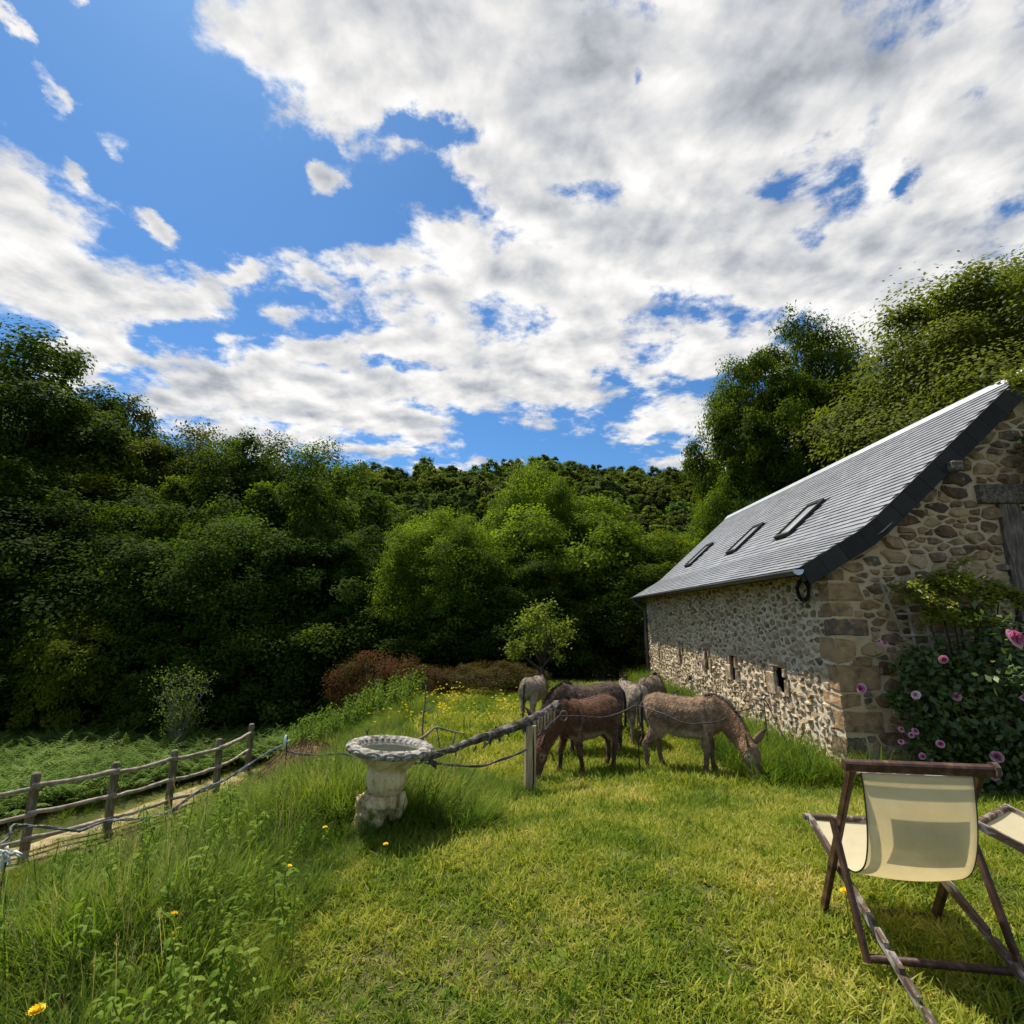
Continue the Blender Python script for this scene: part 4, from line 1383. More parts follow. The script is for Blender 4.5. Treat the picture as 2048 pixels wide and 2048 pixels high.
# ------------------------------------------------------------------ rail fence below the bank
FP = [(-10.1, 6.6), (-8.95, 7.9), (-7.92, 9.30), (-7.23, 10.15), (-6.77, 11.1), (-6.36, 12.05), (-6.43, 13.5)]
fence = empty('rail_fence', (FP[2][0], FP[2][1], tz(*FP[2])), 0, 'weathered wooden rail fence running down along the straw track', 'fence')
fo = Vector(fence.location)
fr_ = random.Random(8)
tops = []
for i, (x, y) in enumerate(FP):
    z0 = tz(x, y)
    h = 1.13 + fr_.uniform(-.05, .06)
    lean = (fr_.uniform(-.03, .03), fr_.uniform(-.03, .03))
    p = [Vector((x + lean[0] * t, y + lean[1] * t, z0 - .15 + (h + .15) * t)) - fo for t in (0, .15, .35, .6, .85, .98, 1.0)]
    pb = MB().tube(p, [.072, .070, .068, .069, .067, .066, .050], 10, jitter=.08)
    pb.build('post', M_['post_wood'], fence, smooth=True)
    tops.append((x, y, z0, h))
for i in range(len(FP) - 1):
    a, b = tops[i], tops[i + 1]
    for hh, rr in ((.98, .040), (.58, .034), (.20, .034)):
        if hh == .20 and i == len(FP) - 2:
            continue
        pts = []
        for t in np.linspace(-.04, 1.04, 9):
            pts.append(Vector((a[0] + (b[0] - a[0]) * t + .05, a[1] + (b[1] - a[1]) * t - .055, a[2] + (b[2] - a[2]) * t + hh * a[3] / 1.16 + fr_.uniform(-.012, .012) - .02 * math.sin(math.pi * t))) - fo)
        MB().tube(pts, [rr * fr_.uniform(.85, 1.12) for _ in pts], 9, jitter=.12).build('rail', M_['rail_wood'], fence, smooth=True)

# ------------------------------------------------------------------ the makeshift fence across the lawn
def stake(loc, h, label, lean=(0, 0), hook=False, ins=True):
    x, y = loc
    z = tz(x, y)
    o = empty('metal_stake', (x, y, z), 0, label, 'stake', 'thin metal fence stakes')
    MB().tube([(0, 0, -.25), (lean[0] * .5, lean[1] * .5, h * .5), (lean[0], lean[1], h)], .0085, 7).build('rod', M_['iron'], o, smooth=True)
    if hook:
        MB().tube([(lean[0] + .03 * math.sin(a) - .0, lean[1], h + .03 - .03 * math.cos(a)) for a in np.linspace(0, 5, 12)], .006, 6).build('loop', M_['iron'], o)
    if ins:
        b = MB()
        b.tube([(lean[0] - .012, lean[1] - .012, h - .16), (lean[0] - .02, lean[1] - .016, h - .08), (lean[0] - .012, lean[1] - .012, h + .01)], [.010, .020, .012], 8)
        b.tube([(lean[0], lean[1] - .02, h - .07), (lean[0] + .05, lean[1] - .03, h - .05)], [.012, .008], 7)
        b.build('insulator', M_['white_plastic'], o, smooth=True)
    return Vector((x + lean[0], y + lean[1], z + h))


S1 = stake((-4.87, 5.5), .90, 'rusty stake with white insulators and knotted tape at the left edge', (.03, 0))
S2 = stake((-2.93, 7.2), .84, 'thin dark stake with a white insulator standing above the brown heap', (-.01, .0))
S3 = stake((1.61, 7.02), .88, 'thin dark stake between the pale donkey and the grey brown one', (0, 0), True, False)
S4 = stake((3.64, 7.85), .84, 'thin dark stake in the tall grass in front of the barn wall', (0, 0), True, False)


def strand(name, pts, rad, mat, label, cat, group=None, twist=True, n=80, parent=None):
    P_ = smooth_path(pts, n)
    mb = MB()
    if twist:
        for ph in (0, math.pi):
            q = []
            for i, p in enumerate(P_):
                a = i * .38 + ph + .8 * math.sin(i * .21)
                q.append((p[0] + math.cos(a) * rad * .6, p[1] + math.sin(a) * rad * .3, p[2] + math.sin(a) * rad * .6))
            mb.tube(q, [rad * random.uniform(.75, 1.15) for _ in q], 6)
    else:
        mb.tube([tuple(p) for p in P_], [rad * random.uniform(.8, 1.2) for _ in P_], 6)
    o = mb.build(name, mat, None, smooth=True)
    return tag(o, label, cat, group)


strand('fence_tape', [(-5.6, 4.7, -.70), (-5.0, 5.2, -.56), (-4.80, 5.4, -.49), (-4.84, 5.5, -.40), (-4.92, 5.8, -.51), (-4.88, 6.0, -.596), (-4.765, 6.2, -.70), (-4.72, 6.25, -.712), (-4.65, 6.4, -.696), (-4.53, 6.5, -.70), (-4.28, 6.6, -.715), (-4.06, 6.7, -.674), (-3.81, 6.85, -.49), (-3.57, 6.95, -.407), (-3.325, 7.05, -.248), (-3.10, 7.15, -.106), (-2.96, 7.19, -.06)],
       .0105, M_['rope'], 'sagging grey twisted fence tape between the two stakes on the bank', 'fence tape', n=150)
kn = MB()
for q in range(9):
    a = Vector(S1) + Vector((random.uniform(-.02, .05), random.uniform(-.04, 0), random.uniform(-.07, .02)))
    b = a + Vector((random.uniform(-.08, .16), random.uniform(-.05, .02), random.uniform(-.08, .13)))
    kn.tube([a, (a + b) / 2 + Vector((0, 0, .03)), b], [.010, .013, .006], 6)
tag(kn.build('tape_knot', M_['white_paint'], None, smooth=True), 'frayed white knot of tape tied to the rusty stake at the left edge', 'tape')
px_, py_ = .195, 6.26
PT = Vector((px_, py_, tz(px_, py_)))
strand('fence_wire', [(-2.93, 7.19, -.12), (-2.72, 7.1, -.14), (-2.39, 6.9, -.104), (-1.93, 6.4, .03), (-1.33, 5.6, .123), (-.815, 5.2, .25), (-.60, 5.4, .176), (-.334, 5.8, .06), (-.13, 6.0, .067), (.146, 6.2, .121), (.32, 6.28, .262), (.497, 6.32, .416), (.568, 6.33, .469)],
       .009, M_['wire'], 'dark twisted wire running from the bank past the urn to the split post', 'wire', n=120)
strand('fence_wire', [(.57, 6.34, .454), (.81, 6.5, .427), (1.10, 6.7, .373), (1.355, 6.85, .40), (1.60, 7.0, .46), (1.74, 6.85, .44), (1.87, 6.7, .41), (2.08, 6.6, .33), (2.33, 6.65, .315), (2.62, 6.85, .31), (2.93, 7.2, .335), (3.30, 7.55, .345), (3.637, 7.85, .416), (3.70, 7.75, .215), (3.71, 7.6, .045), (3.745, 7.5, -.126)],
       .008, M_['wire'], 'dark wire slung in front of the donkeys from the split post to the barn', 'wire', twist=False, n=140)
lp_ = MB().tube([(.60 + .04 * math.cos(a), 6.33, .46 + .055 * math.sin(a)) for a in np.linspace(0, 6.0, 20)], .007, 6)
tag(lp_.build('wire_loop', M_['bark_pale'], None, smooth=True), 'small pale loop of wire hanging on the fence wire before the chestnut donkey', 'wire')

post = empty('split_post', PT, R(15), 'pale split wooden post propping the bark covered log rail', 'post')
MB().bar((0, 0, -.2), (.015, -.01, .715), .12, .10, tint=.5).build('stake_wood', M_['split_post'], post)
MB().tube([(.03, -.055, .70), (.035, -.058, .45), (.03, -.055, .1)], .006, 5).build('crack', M_['dark'], post)
lg = smooth_path([(-.75, 4.62, .425), (-.549, 5.1, .395), (-.325, 5.6, .375), (-.076, 6.0, .372), (.196, 6.3, .415), (.423, 6.5, .47), (.56, 6.62, .53)], 34)
mb = MB()
mb.tube([tuple(p + np.array([random.uniform(-.006, .006), 0, random.uniform(-.006, .006)])) for p in lg], list(np.linspace(.026, .066, 34) * np.random.default_rng(3).uniform(.86, 1.16, 34)), 12, jitter=.16)
log = mb.build('log_rail', M_['log_bark'], None)
tag(log, 'dark log rail with flaking bark sloping from the urn up to the split post', 'log')
fl_ = MB()
for i in range(40):
    p = Vector(lg[random.randint(2, 33)])
    a = random.uniform(0, 6.28)
    o_ = Vector((math.cos(a) * .04, math.sin(a) * .03, math.sin(a) * .045))
    q = p + o_
    fl_.add([q, q + Vector((random.uniform(-.06, .06), random.uniform(-.04, .04), -.02)), q + o_ * .6 + Vector((random.uniform(-.03, .03), 0, -.04)), q + o_ * .3 + Vector((.01, .01, .015))], [(0, 1, 2), (0, 2, 3), (0, 3, 1), (1, 3, 2)])
tag(fl_.build('bark_flakes', M_['log_bark'], log), kind='stuff')
# rail seat: dry hanging bark under the log by the post
for i in range(7):
    hb = MB()
    x, y, zt = .24 + i * .04, 6.33 + i * .035, .41 + i * .016
    hb.add([(x, y - .05, zt), (x + .038, y - .045, zt + .01), (x + .03, y - .06, zt - .14 + random.uniform(-.05, .05)), (x + .004, y - .055, zt - .16 + random.uniform(-.06, .06)), (x + .018, y - .072, zt - .07), (x + .018, y - .04, zt - .06)],
           [(0, 1, 4), (1, 2, 4), (2, 3, 4), (3, 0, 4), (1, 0, 5), (2, 1, 5), (3, 2, 5), (0, 3, 5)])
    hb.build('bark_strip', M_['split_post'], log)


def twig(name, pts, r0, r1, branches, label, mat=M_['bark_pale'], cat='branch'):
    P_ = smooth_path(pts, 24)
    mb = MB().tube([tuple(p) for p in P_], list(np.linspace(r0, r1, 24)), 7, jitter=.1)
    for i, d, L in branches:
        a = Vector(P_[i])
        mb.tube([a, a + Vector(d) * L * .5 + Vector((0, 0, .01)), a + Vector(d) * L], [r1 * 1.2, r1, r1 * .5], 5)
    return tag(mb.build(name, mat, None, smooth=True), label, cat)


twig('dead_sapling', [(-1.10, 6.7, -.55), (-1.10, 6.7, -.2), (-1.089, 6.7, .115), (-1.09, 6.7, .345), (-1.072, 6.7, .52), (-1.067, 6.7, .754)], .016, .007,
     [(16, (.8, -.1, .45), .16), (13, (.5, 0, .3), .05), (19, (.6, 0, -.2), .05), (11, (-.5, 0, .4), .05), (21, (-.4, 0, .5), .05)], 'bare dead sapling sticking straight up behind the urn', cat='sapling')
twig('fallen_branch', [(-1.20, 5.9, .10), (-1.056, 6.0, .245), (-.95, 6.1, .30), (-.859, 6.2, .358), (-.70, 6.25, .31), (-.539, 6.3, .268)], .020, .007, [(14, (.2, 0, -1), .30), (20, (-.2, .1, -1), .24)], 'crooked dead branch lying behind the urn rim')
twig('dry_twig', [(-1.44, 5.6, -.4), (-1.46, 5.6, .1), (-1.47, 5.6, .383), (-1.486, 5.6, .43)], .012, .006, [(20, (.5, 0, .8), .10), (19, (-.4, 0, .7), .08)], 'short forked twig standing behind the left side of the urn')
wt = MB().tube([(-.80, 4.92, -.05), (-.73, 4.91, .01), (-.63, 4.91, .02), (-.55, 4.91, .01)], [.016, .024, .018, .008], 7)
tag(wt.build('tape_end', M_['white_paint'], None, smooth=True), 'short bent piece of white tape lying in the grass right of the urn', 'tape')

# ------------------------------------------------------------------ deckchairs
def deckchair(loc, heading, label):
    ch = empty('deckchair', loc, heading, label, 'deckchair', 'folding deckchairs on the lawn')
    X = (1, 0, 0)
    for s_ in (-1, 1):
        MB().bar((s_ * .275, .305, -.02), (s_ * .275, -.29, .925), .024, .048, X).build('back_rail', M_['teak'], ch)
        MB().bar((s_ * .308, -.07, .60), (s_ * .308, -.285, .085), .022, .042, X).build('prop_leg', M_['teak'], ch)
        # notched seat rail
        A, B = Vector((0, .46, .435)), Vector((0, -.80, .012))
        d = (B - A).normalized()
        u = Vector((0, -d.z, d.y))
        u = u if u.z > 0 else -u
        L = (B - A).length
        cuts = [L - .14 - .115 * q for q in range(5)]
        prof = [(0, -.022), (0, .022)]
        for c in sorted(cuts):
            prof += [(c - .020, .022), (c - .012, .002), (c + .014, .002), (c + .018, .022)]
        prof += [(L, .020), (L, -.022)]
        V = [Vector((s_ * .238 + e, 0, 0)) + A + d * a + u * b for e in (-.0115, .0115) for a, b in prof]
        n = len(prof)
        MB().add(V, [tuple(range(n)), tuple(range(n, 2 * n))[::-1]] + [((i + 1) % n, i, n + i, n + (i + 1) % n) for i in range(n)]).build('seat_rail', M_['teak_peeled'], ch)
        MB().tube([(s_ * .225, .107, .310), (s_ * .292, .107, .310)], .009, 8).build('pivot_bolt', M_['iron'], ch)
    MB().bar((-.315, -.292, .915), (.315, -.292, .915), .044, .048, (0, 1, .2)).build('top_bar', M_['teak'], ch)
    MB().tube([(.316, -.292, .92), (.338, -.292, .92)], .034, 12).build('knob', M_['teak_peeled'], ch)
    MB().tube([(-.300, -.285, .105), (.300, -.285, .105)], .0165, 12).build('cross_bar', M_['teak'], ch, smooth=True)
    MB().bar((-.27, .455, .435), (.27, .455, .435), .034, .030, (0, 1, 0)).build('front_bar', M_['teak_peeled'], ch)
    MB().tube([(-.265, .295, .03), (.265, .295, .03)], .014, 10).build('foot_bar', M_['teak'], ch, smooth=True)
    # hanging canvas sling
    pr = smooth_path([(-.286, .882), (-.285, .82), (-.272, .68), (-.238, .545), (-.175, .435), (-.06, .360), (.08, .340), (.21, .355), (.33, .390), (.445, .428), (.47, .435)], 46)
    nxc = 17
    V, F = [], []
    for i, (y, z) in enumerate(pr):
        f = i / 45
        for j in range(nxc):
            t = j / (nxc - 1) * 2 - 1
            sag = .018 * math.sin(math.pi * f) * (1 - t * t)
            V.append((t * (.240 - .012 * math.sin(math.pi * f)), y - sag * .4, z - sag))
    for i in range(45):
        for j in range(nxc - 1):
            F.append((i * nxc + j, i * nxc + j + 1, (i + 1) * nxc + j + 1, (i + 1) * nxc + j))
    cv = link('canvas', MB().add(V, F).mesh('canvas'), M_['canvas'], ch, smooth=True)
    so = cv.modifiers.new('thick', 'SOLIDIFY')
    so.thickness = .0012
    for s_ in (-1, 1):
        hem = [(s_ * (.240 - .012 * math.sin(math.pi * i / 45)), y, z) for i, (y, z) in enumerate(pr)]
        MB().tube(hem, .0035, 6).build('hem', M_['boards'], cv)
    MB().tube([(-.245, -.262, .868), (.245, -.262, .868)], .011, 8).build('dowel', M_['teak_peeled'], ch, smooth=True)
    # head cushion hanging over the front of the sling, seen through the cloth, with its strap above
    V, F = [], []
    a0, a1 = np.array([-.238, .66]), np.array([-.165, .475])
    a0, a1 = np.array([-.276, .765]), np.array([-.222, .515])
    dn = np.array([-(a1 - a0)[1], (a1 - a0)[0]])
    dn = dn / np.linalg.norm(dn)
    nu, nv = 13, 9
    for sgn in (1, -1):
        for i in range(nv):
            for j in range(nu):
                u, v = j / (nu - 1) * 2 - 1, i / (nv - 1) * 2 - 1
                puff = .026 * ((1 - abs(u) ** 2.6) * (1 - abs(v) ** 2.6)) ** .55
                c = a0 + (a1 - a0) * (v + 1) / 2 + dn * (.030 + sgn * puff)
                V.append((u * .168 * (1 - .05 * (1 - abs(v))), c[0], c[1]))
    o_ = nu * nv
    for k in (0, o_):
        for i in range(nv - 1):
            for j in range(nu - 1):
                f = (k + i * nu + j, k + i * nu + j + 1, k + (i + 1) * nu + j + 1, k + (i + 1) * nu + j)
                F.append(f if k else f[::-1])
    link('head_cushion', MB().add(V, F).mesh('head_cushion'), M_['cushion'], ch, smooth=True)
    return ch


deckchair((1.95, 2.91, tz(1.95, 2.91) - .02), R(-9), 'dark wood deckchair with a cream canvas sling seen from behind')
deckchair((3.115, 3.0, tz(3.115, 3.0) - .01), R(32), 'second deckchair cut off by the right edge, its cream seat in the sun')

# ------------------------------------------------------------------ trees: limbs and leaf sprays
def unit(v):
    return v / (np.linalg.norm(v, axis=-1, keepdims=True) + 1e-9)


def leaves(name, C, N, size, aspect, mat, r, tint=None, fold=.12):
    """one small folded leaf face per row of C, facing N"""
    n = len(C)
    N = unit(N)
    a = unit(np.cross(N, r.normal(0, 1, (n, 3))))
    b = np.cross(N, a)
    s_ = (size * r.uniform(.65, 1.35, n))[:, None]
    w_ = s_ * aspect
    V = np.stack([C - a * s_, C - b * w_ + N * s_ * fold, C + a * s_, C + b * w_ + N * s_ * fold], 1).reshape(-1, 3)
    F = np.arange(4 * n).reshape(n, 4)
    t = r.uniform(0, 1, n) if tint is None else tint
    me = np_mesh(name, V, F, np.repeat(t, 4))
    me.materials.append(mat)
    return me


def crown_points(r, rx, rz, zc, lobes, subs, per, lobe_r=.30, low=-.75, flat=.95, spread=.30, lift=.5, env=None):
    """clumped foliage: lobes on an uneven envelope, sprays on each lobe, leaves in each spray"""
    i = np.arange(lobes)
    ph = i * 2.399963 + r.uniform(-.5, .5, lobes)
    z = 1 - (1 - low) * (i + .5) / lobes + r.uniform(-.08, .08, lobes)
    z = np.clip(z, -1, 1)
    q = np.sqrt(1 - z * z)
    k = r.uniform(.58, .90, lobes)
    L = np.stack([q * np.cos(ph) * rx * k, q * np.sin(ph) * rx * k, zc + z * rz * k * r.uniform(.9, 1.1, lobes)], 1)
    if env is not None:
        L = env(L)
    lr = lobe_r * rx * r.uniform(.65, 1.25, lobes)
    ctr = np.array([0, 0, zc])
    D = r.normal(0, 1, (lobes, subs, 3)) + unit(L - ctr)[:, None, :] * .75 + np.array([0, 0, .35])
    D = unit(D)
    S = L[:, None, :] + D * (lr[:, None, None] * r.uniform(.55, 1.05, (lobes, subs, 1))) * np.array([1, 1, flat])
    sr_ = lr[:, None, None, None] * spread
    Q = S[:, :, None, :] + np.clip(r.normal(0, 1, (lobes, subs, per, 3)), -1.6, 1.6) * sr_ * np.array([1, 1, .62])
    Nn = D[:, :, None, :] * .8 + np.array([0, 0, lift]) + r.normal(0, .36, (lobes, subs, per, 3))
    tint = np.clip(r.normal(.45, .17, (lobes, 1, 1)) + r.normal(0, .14, (lobes, subs, 1)) + r.normal(0, .09, (lobes, subs, per)), 0, 1)
    return L, Q.reshape(-1, 3), Nn.reshape(-1, 3), tint.ravel()


def limbs_mesh(r, L, zc, trunk_r, base=-.3, mat='bark', lean=(0, 0)):
    mb = MB()
    top = zc + .2
    T = [Vector((lean[0] * t + .12 * math.sin(t * 4), lean[1] * t + .1 * math.cos(t * 3), base + (top - base) * t)) for t in np.linspace(0, 1, 7)]
    mb.tube(T, [trunk_r * 1.5] + [trunk_r * (1 - .62 * t) for t in np.linspace(.05, 1, 6)], 9, jitter=.08)
    for p in L:
        p = Vector(p)
        t = max(.25, min(.95, ((p.z - base) / (top - base)) * .62 + r.uniform(-.08, .08)))
        i = t * 6
        a = T[int(i)].lerp(T[min(6, int(i) + 1)], i - int(i))
        m_ = a.lerp(p, .5) + Vector((r.normal(0, .15), r.normal(0, .15), -.10 * (p - a).length))
        w_ = trunk_r * (.34 - .12 * t)
        mb.tube([a, a.lerp(m_, .5) + Vector((0, 0, -.03)), m_, p], [w_, w_ * .8, w_ * .55, w_ * .18], 6, cap=False)
    return mb.mesh('trunk')


ARCH = {}


def archetype(key, seed, rx, rz, zc, lobes, subs, per, leaf, aspect, mat, trunk_r, **kw):
    r = np.random.default_rng(seed)
    L, Q, N, t = crown_points(r, rx, rz, zc, lobes, subs, per, **kw)
    cm = leaves('crown', Q, N, leaf, aspect, M_[mat], r, t)
    tm = limbs_mesh(r, L, zc, trunk_r)
    tm.materials.append(M_['bark'])
    ARCH[key] = (cm, tm)


archetype('oak', 1, 4.6, 4.4, 5.6, 84, 16, 92, .070, .62, 'leaf', .30, spread=.24)
archetype('ash', 2, 4.2, 5.2, 6.4, 90, 15, 84, .068, .55, 'leaf', .26, lobe_r=.24, flat=.9, spread=.24)
archetype('dome', 3, 5.0, 3.9, 4.6, 104, 16, 76, .068, .62, 'leaf', .30, lobe_r=.22, spread=.24, low=-.85)
archetype('lime', 4, 5.4, 5.6, 6.4, 140, 15, 74, .066, .62, 'leaf_light', .32, lobe_r=.24, flat=.40, spread=.30, lift=.9)
archetype('bush', 5, 2.0, 1.7, 1.5, 34, 12, 70, .050, .60, 'leaf', .07, low=-.9)
archetype('thorn', 6, 1.6, 1.0, .95, 28, 12, 60, .034, .60, 'leaf_brown', .05, low=-.8, lobe_r=.32)


def tree(name, arch, x, y, top, width, label, cat='tree', group=None, tint=(1, 1, 1), rz=None, sink=.15, zscale=None):
    """place an archetype so that its crown reaches height `top` and spreads `width` across"""
    cm, tm = ARCH[arch]
    base = tz(x, y) - sink
    co = np.zeros(len(cm.vertices) * 3, np.float32)
    if not cm.get('ext'):
        cm.vertices.foreach_get('co', co)
        co = co.reshape(-1, 3)
        cm['ext'] = (float(np.percentile(co[:, 0], 98.5) - np.percentile(co[:, 0], 1.5)), float(np.percentile(co[:, 2], 99.8)))
    ex, ez = cm['ext'][0], cm['ext'][1]
    o = empty(name, (x, y, base), random.uniform(0, 6.28) if rz is None else rz, label, cat, group)
    o.scale = (width / ex, width / ex, (top - base) / ez if zscale is None else zscale)
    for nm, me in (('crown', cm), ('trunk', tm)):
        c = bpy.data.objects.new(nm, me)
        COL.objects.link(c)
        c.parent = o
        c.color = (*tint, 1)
    return o


WOOD = 'trees of the wood left of the lawn'  # darker tints below put the shade of the wood front into the leaf colour
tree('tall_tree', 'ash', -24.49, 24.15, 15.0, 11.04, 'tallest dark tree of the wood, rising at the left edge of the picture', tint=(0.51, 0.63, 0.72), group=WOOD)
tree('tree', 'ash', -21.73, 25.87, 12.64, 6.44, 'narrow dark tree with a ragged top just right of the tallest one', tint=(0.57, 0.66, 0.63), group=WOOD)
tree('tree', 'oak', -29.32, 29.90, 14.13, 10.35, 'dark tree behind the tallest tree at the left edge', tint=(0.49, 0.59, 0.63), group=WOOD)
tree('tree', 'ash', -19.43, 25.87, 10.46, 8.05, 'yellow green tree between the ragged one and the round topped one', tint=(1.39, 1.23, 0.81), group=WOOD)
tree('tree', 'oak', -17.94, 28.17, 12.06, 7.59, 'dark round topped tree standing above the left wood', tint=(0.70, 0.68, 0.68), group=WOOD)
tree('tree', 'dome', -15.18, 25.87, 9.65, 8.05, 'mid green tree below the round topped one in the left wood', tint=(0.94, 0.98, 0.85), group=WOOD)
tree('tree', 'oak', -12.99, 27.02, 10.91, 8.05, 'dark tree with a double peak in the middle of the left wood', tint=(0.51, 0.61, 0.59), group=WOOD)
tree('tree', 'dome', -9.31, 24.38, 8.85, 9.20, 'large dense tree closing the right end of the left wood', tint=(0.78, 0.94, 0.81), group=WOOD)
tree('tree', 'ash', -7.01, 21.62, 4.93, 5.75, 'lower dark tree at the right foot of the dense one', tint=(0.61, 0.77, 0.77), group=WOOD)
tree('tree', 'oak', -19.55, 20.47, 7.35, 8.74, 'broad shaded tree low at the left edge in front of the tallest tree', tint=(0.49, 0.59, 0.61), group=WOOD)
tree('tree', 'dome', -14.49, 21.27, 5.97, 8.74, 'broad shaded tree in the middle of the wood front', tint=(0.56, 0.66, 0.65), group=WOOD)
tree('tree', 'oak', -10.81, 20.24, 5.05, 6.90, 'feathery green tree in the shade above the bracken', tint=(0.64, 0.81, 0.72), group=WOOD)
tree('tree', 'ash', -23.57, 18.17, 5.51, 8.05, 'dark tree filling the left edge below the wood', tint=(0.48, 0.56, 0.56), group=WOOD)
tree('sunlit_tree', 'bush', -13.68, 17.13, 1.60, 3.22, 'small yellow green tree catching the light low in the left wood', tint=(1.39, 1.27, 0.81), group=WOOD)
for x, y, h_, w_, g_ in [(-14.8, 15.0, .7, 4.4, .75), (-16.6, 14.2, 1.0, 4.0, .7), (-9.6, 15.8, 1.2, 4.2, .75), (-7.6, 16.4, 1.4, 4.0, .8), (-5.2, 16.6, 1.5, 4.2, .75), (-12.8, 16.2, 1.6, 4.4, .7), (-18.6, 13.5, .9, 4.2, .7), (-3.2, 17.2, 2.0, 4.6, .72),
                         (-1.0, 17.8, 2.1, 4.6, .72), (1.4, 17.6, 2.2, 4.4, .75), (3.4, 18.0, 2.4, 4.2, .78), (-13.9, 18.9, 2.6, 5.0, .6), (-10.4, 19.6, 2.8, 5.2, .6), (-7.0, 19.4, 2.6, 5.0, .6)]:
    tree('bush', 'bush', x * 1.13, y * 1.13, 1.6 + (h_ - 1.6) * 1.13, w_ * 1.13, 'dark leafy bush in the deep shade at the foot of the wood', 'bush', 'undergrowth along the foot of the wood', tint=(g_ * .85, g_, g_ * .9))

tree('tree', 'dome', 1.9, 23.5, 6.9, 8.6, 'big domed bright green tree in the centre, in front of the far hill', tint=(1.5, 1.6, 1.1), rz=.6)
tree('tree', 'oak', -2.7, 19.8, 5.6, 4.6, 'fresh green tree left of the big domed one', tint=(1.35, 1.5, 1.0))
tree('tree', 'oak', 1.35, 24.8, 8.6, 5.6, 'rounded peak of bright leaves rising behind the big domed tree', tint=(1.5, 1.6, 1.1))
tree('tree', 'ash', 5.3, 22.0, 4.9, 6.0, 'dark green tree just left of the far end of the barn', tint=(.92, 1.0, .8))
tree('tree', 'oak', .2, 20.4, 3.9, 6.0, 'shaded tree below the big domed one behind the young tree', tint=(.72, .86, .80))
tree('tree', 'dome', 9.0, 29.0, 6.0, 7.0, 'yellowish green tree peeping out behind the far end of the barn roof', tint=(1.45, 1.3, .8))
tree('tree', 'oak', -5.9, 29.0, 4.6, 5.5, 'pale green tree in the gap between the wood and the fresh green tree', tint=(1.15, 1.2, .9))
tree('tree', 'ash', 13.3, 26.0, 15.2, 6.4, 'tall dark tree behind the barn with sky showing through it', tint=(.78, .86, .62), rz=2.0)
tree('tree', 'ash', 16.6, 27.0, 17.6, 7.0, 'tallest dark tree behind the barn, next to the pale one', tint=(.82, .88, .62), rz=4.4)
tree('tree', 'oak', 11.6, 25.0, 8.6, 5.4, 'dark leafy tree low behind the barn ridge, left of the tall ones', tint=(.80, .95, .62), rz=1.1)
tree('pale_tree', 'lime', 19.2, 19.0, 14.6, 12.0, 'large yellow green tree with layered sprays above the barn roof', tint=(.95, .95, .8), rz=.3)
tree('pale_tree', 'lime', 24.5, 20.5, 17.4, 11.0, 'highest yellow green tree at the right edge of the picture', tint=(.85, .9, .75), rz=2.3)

# young tree by the far corner of the meadow, open crown on a forked trunk
yr = np.random.default_rng(31)
yt = empty('young_tree', (.80, 14.0, tz(.80, 14.0)), 0, 'young light green tree with a forked trunk standing before the dark trees', 'tree')
mb = MB()
tips = []
mb.tube([(0, 0, -.2), (.02, 0, .4), (-.04, .02, .85)], [.075, .06, .05], 9, jitter=.1)
for a, b, c in [((-.04, .02, .80), (-.30, .0, 1.25), (-.62, .05, 1.75)), ((-.04, .02, .85), (.12, .05, 1.4), (.05, .1, 2.05)), ((-.02, .02, .7), (.35, -.05, 1.15), (.52, 0, 1.75)), ((-.03, .0, .75), (-.1, -.2, 1.3), (-.22, -.25, 1.9)), ((-.05, .02, .6), (-.45, .1, .95), (-.85, .1, 1.35)), ((0, .02, .75), (.2, .25, 1.3), (.25, .35, 1.85))]:
    P_ = smooth_path([a, b, c], 9)
    mb.tube([tuple(p) for p in P_], list(np.linspace(.045, .012, 9)), 6)
    for q in range(7):
        s_ = P_[yr.integers(3, 9)]
        e = s_ + np.array([yr.normal(0, .27), yr.normal(0, .25), yr.normal(.14, .24)])
        mb.tube([tuple(s_), tuple((s_ + e) / 2 + (0, 0, .02)), tuple(e)], [.012, .008, .004], 4)
        tips += [e, (s_ + e) / 2 * .5 + e * .5]
mb.build('trunk', M_['bark'], yt, smooth=True)
tips = np.array(tips)
C_ = (tips[:, None, :] + yr.normal(0, .085, (len(tips), 34, 3))).reshape(-1, 3)
link('crown', leaves('crown', C_, yr.normal(0, .6, C_.shape) + np.array([0, 0, .6]), .040, .55, M_['leaf_light'], yr), None, yt).color = (1.25, 1.35, 1.2, 1)

# bronze shrubs along the meadow edge
for (x, y, h_, w_, lb) in [(-3.55, 14.8, .62, 2.6, 'large bronze brown shrub at the left end of the meadow'), (-2.15, 14.6, .28, 1.6, 'low bronze shrub right of the large one behind the sapling'), (-.55, 14.7, .36, 2.4, 'bronze and green shrub left of the young tree'), (.30, 15.2, .1, 1.8, 'small brownish shrub in the shade behind the young tree')]:
    tree('bronze_shrub', 'thorn', x, y, h_, w_, lb, 'shrub', 'bronze shrubs along the meadow edge', tint=(.72 + .16 * (x < -3), .75 + .2 * (x > -1), .75))
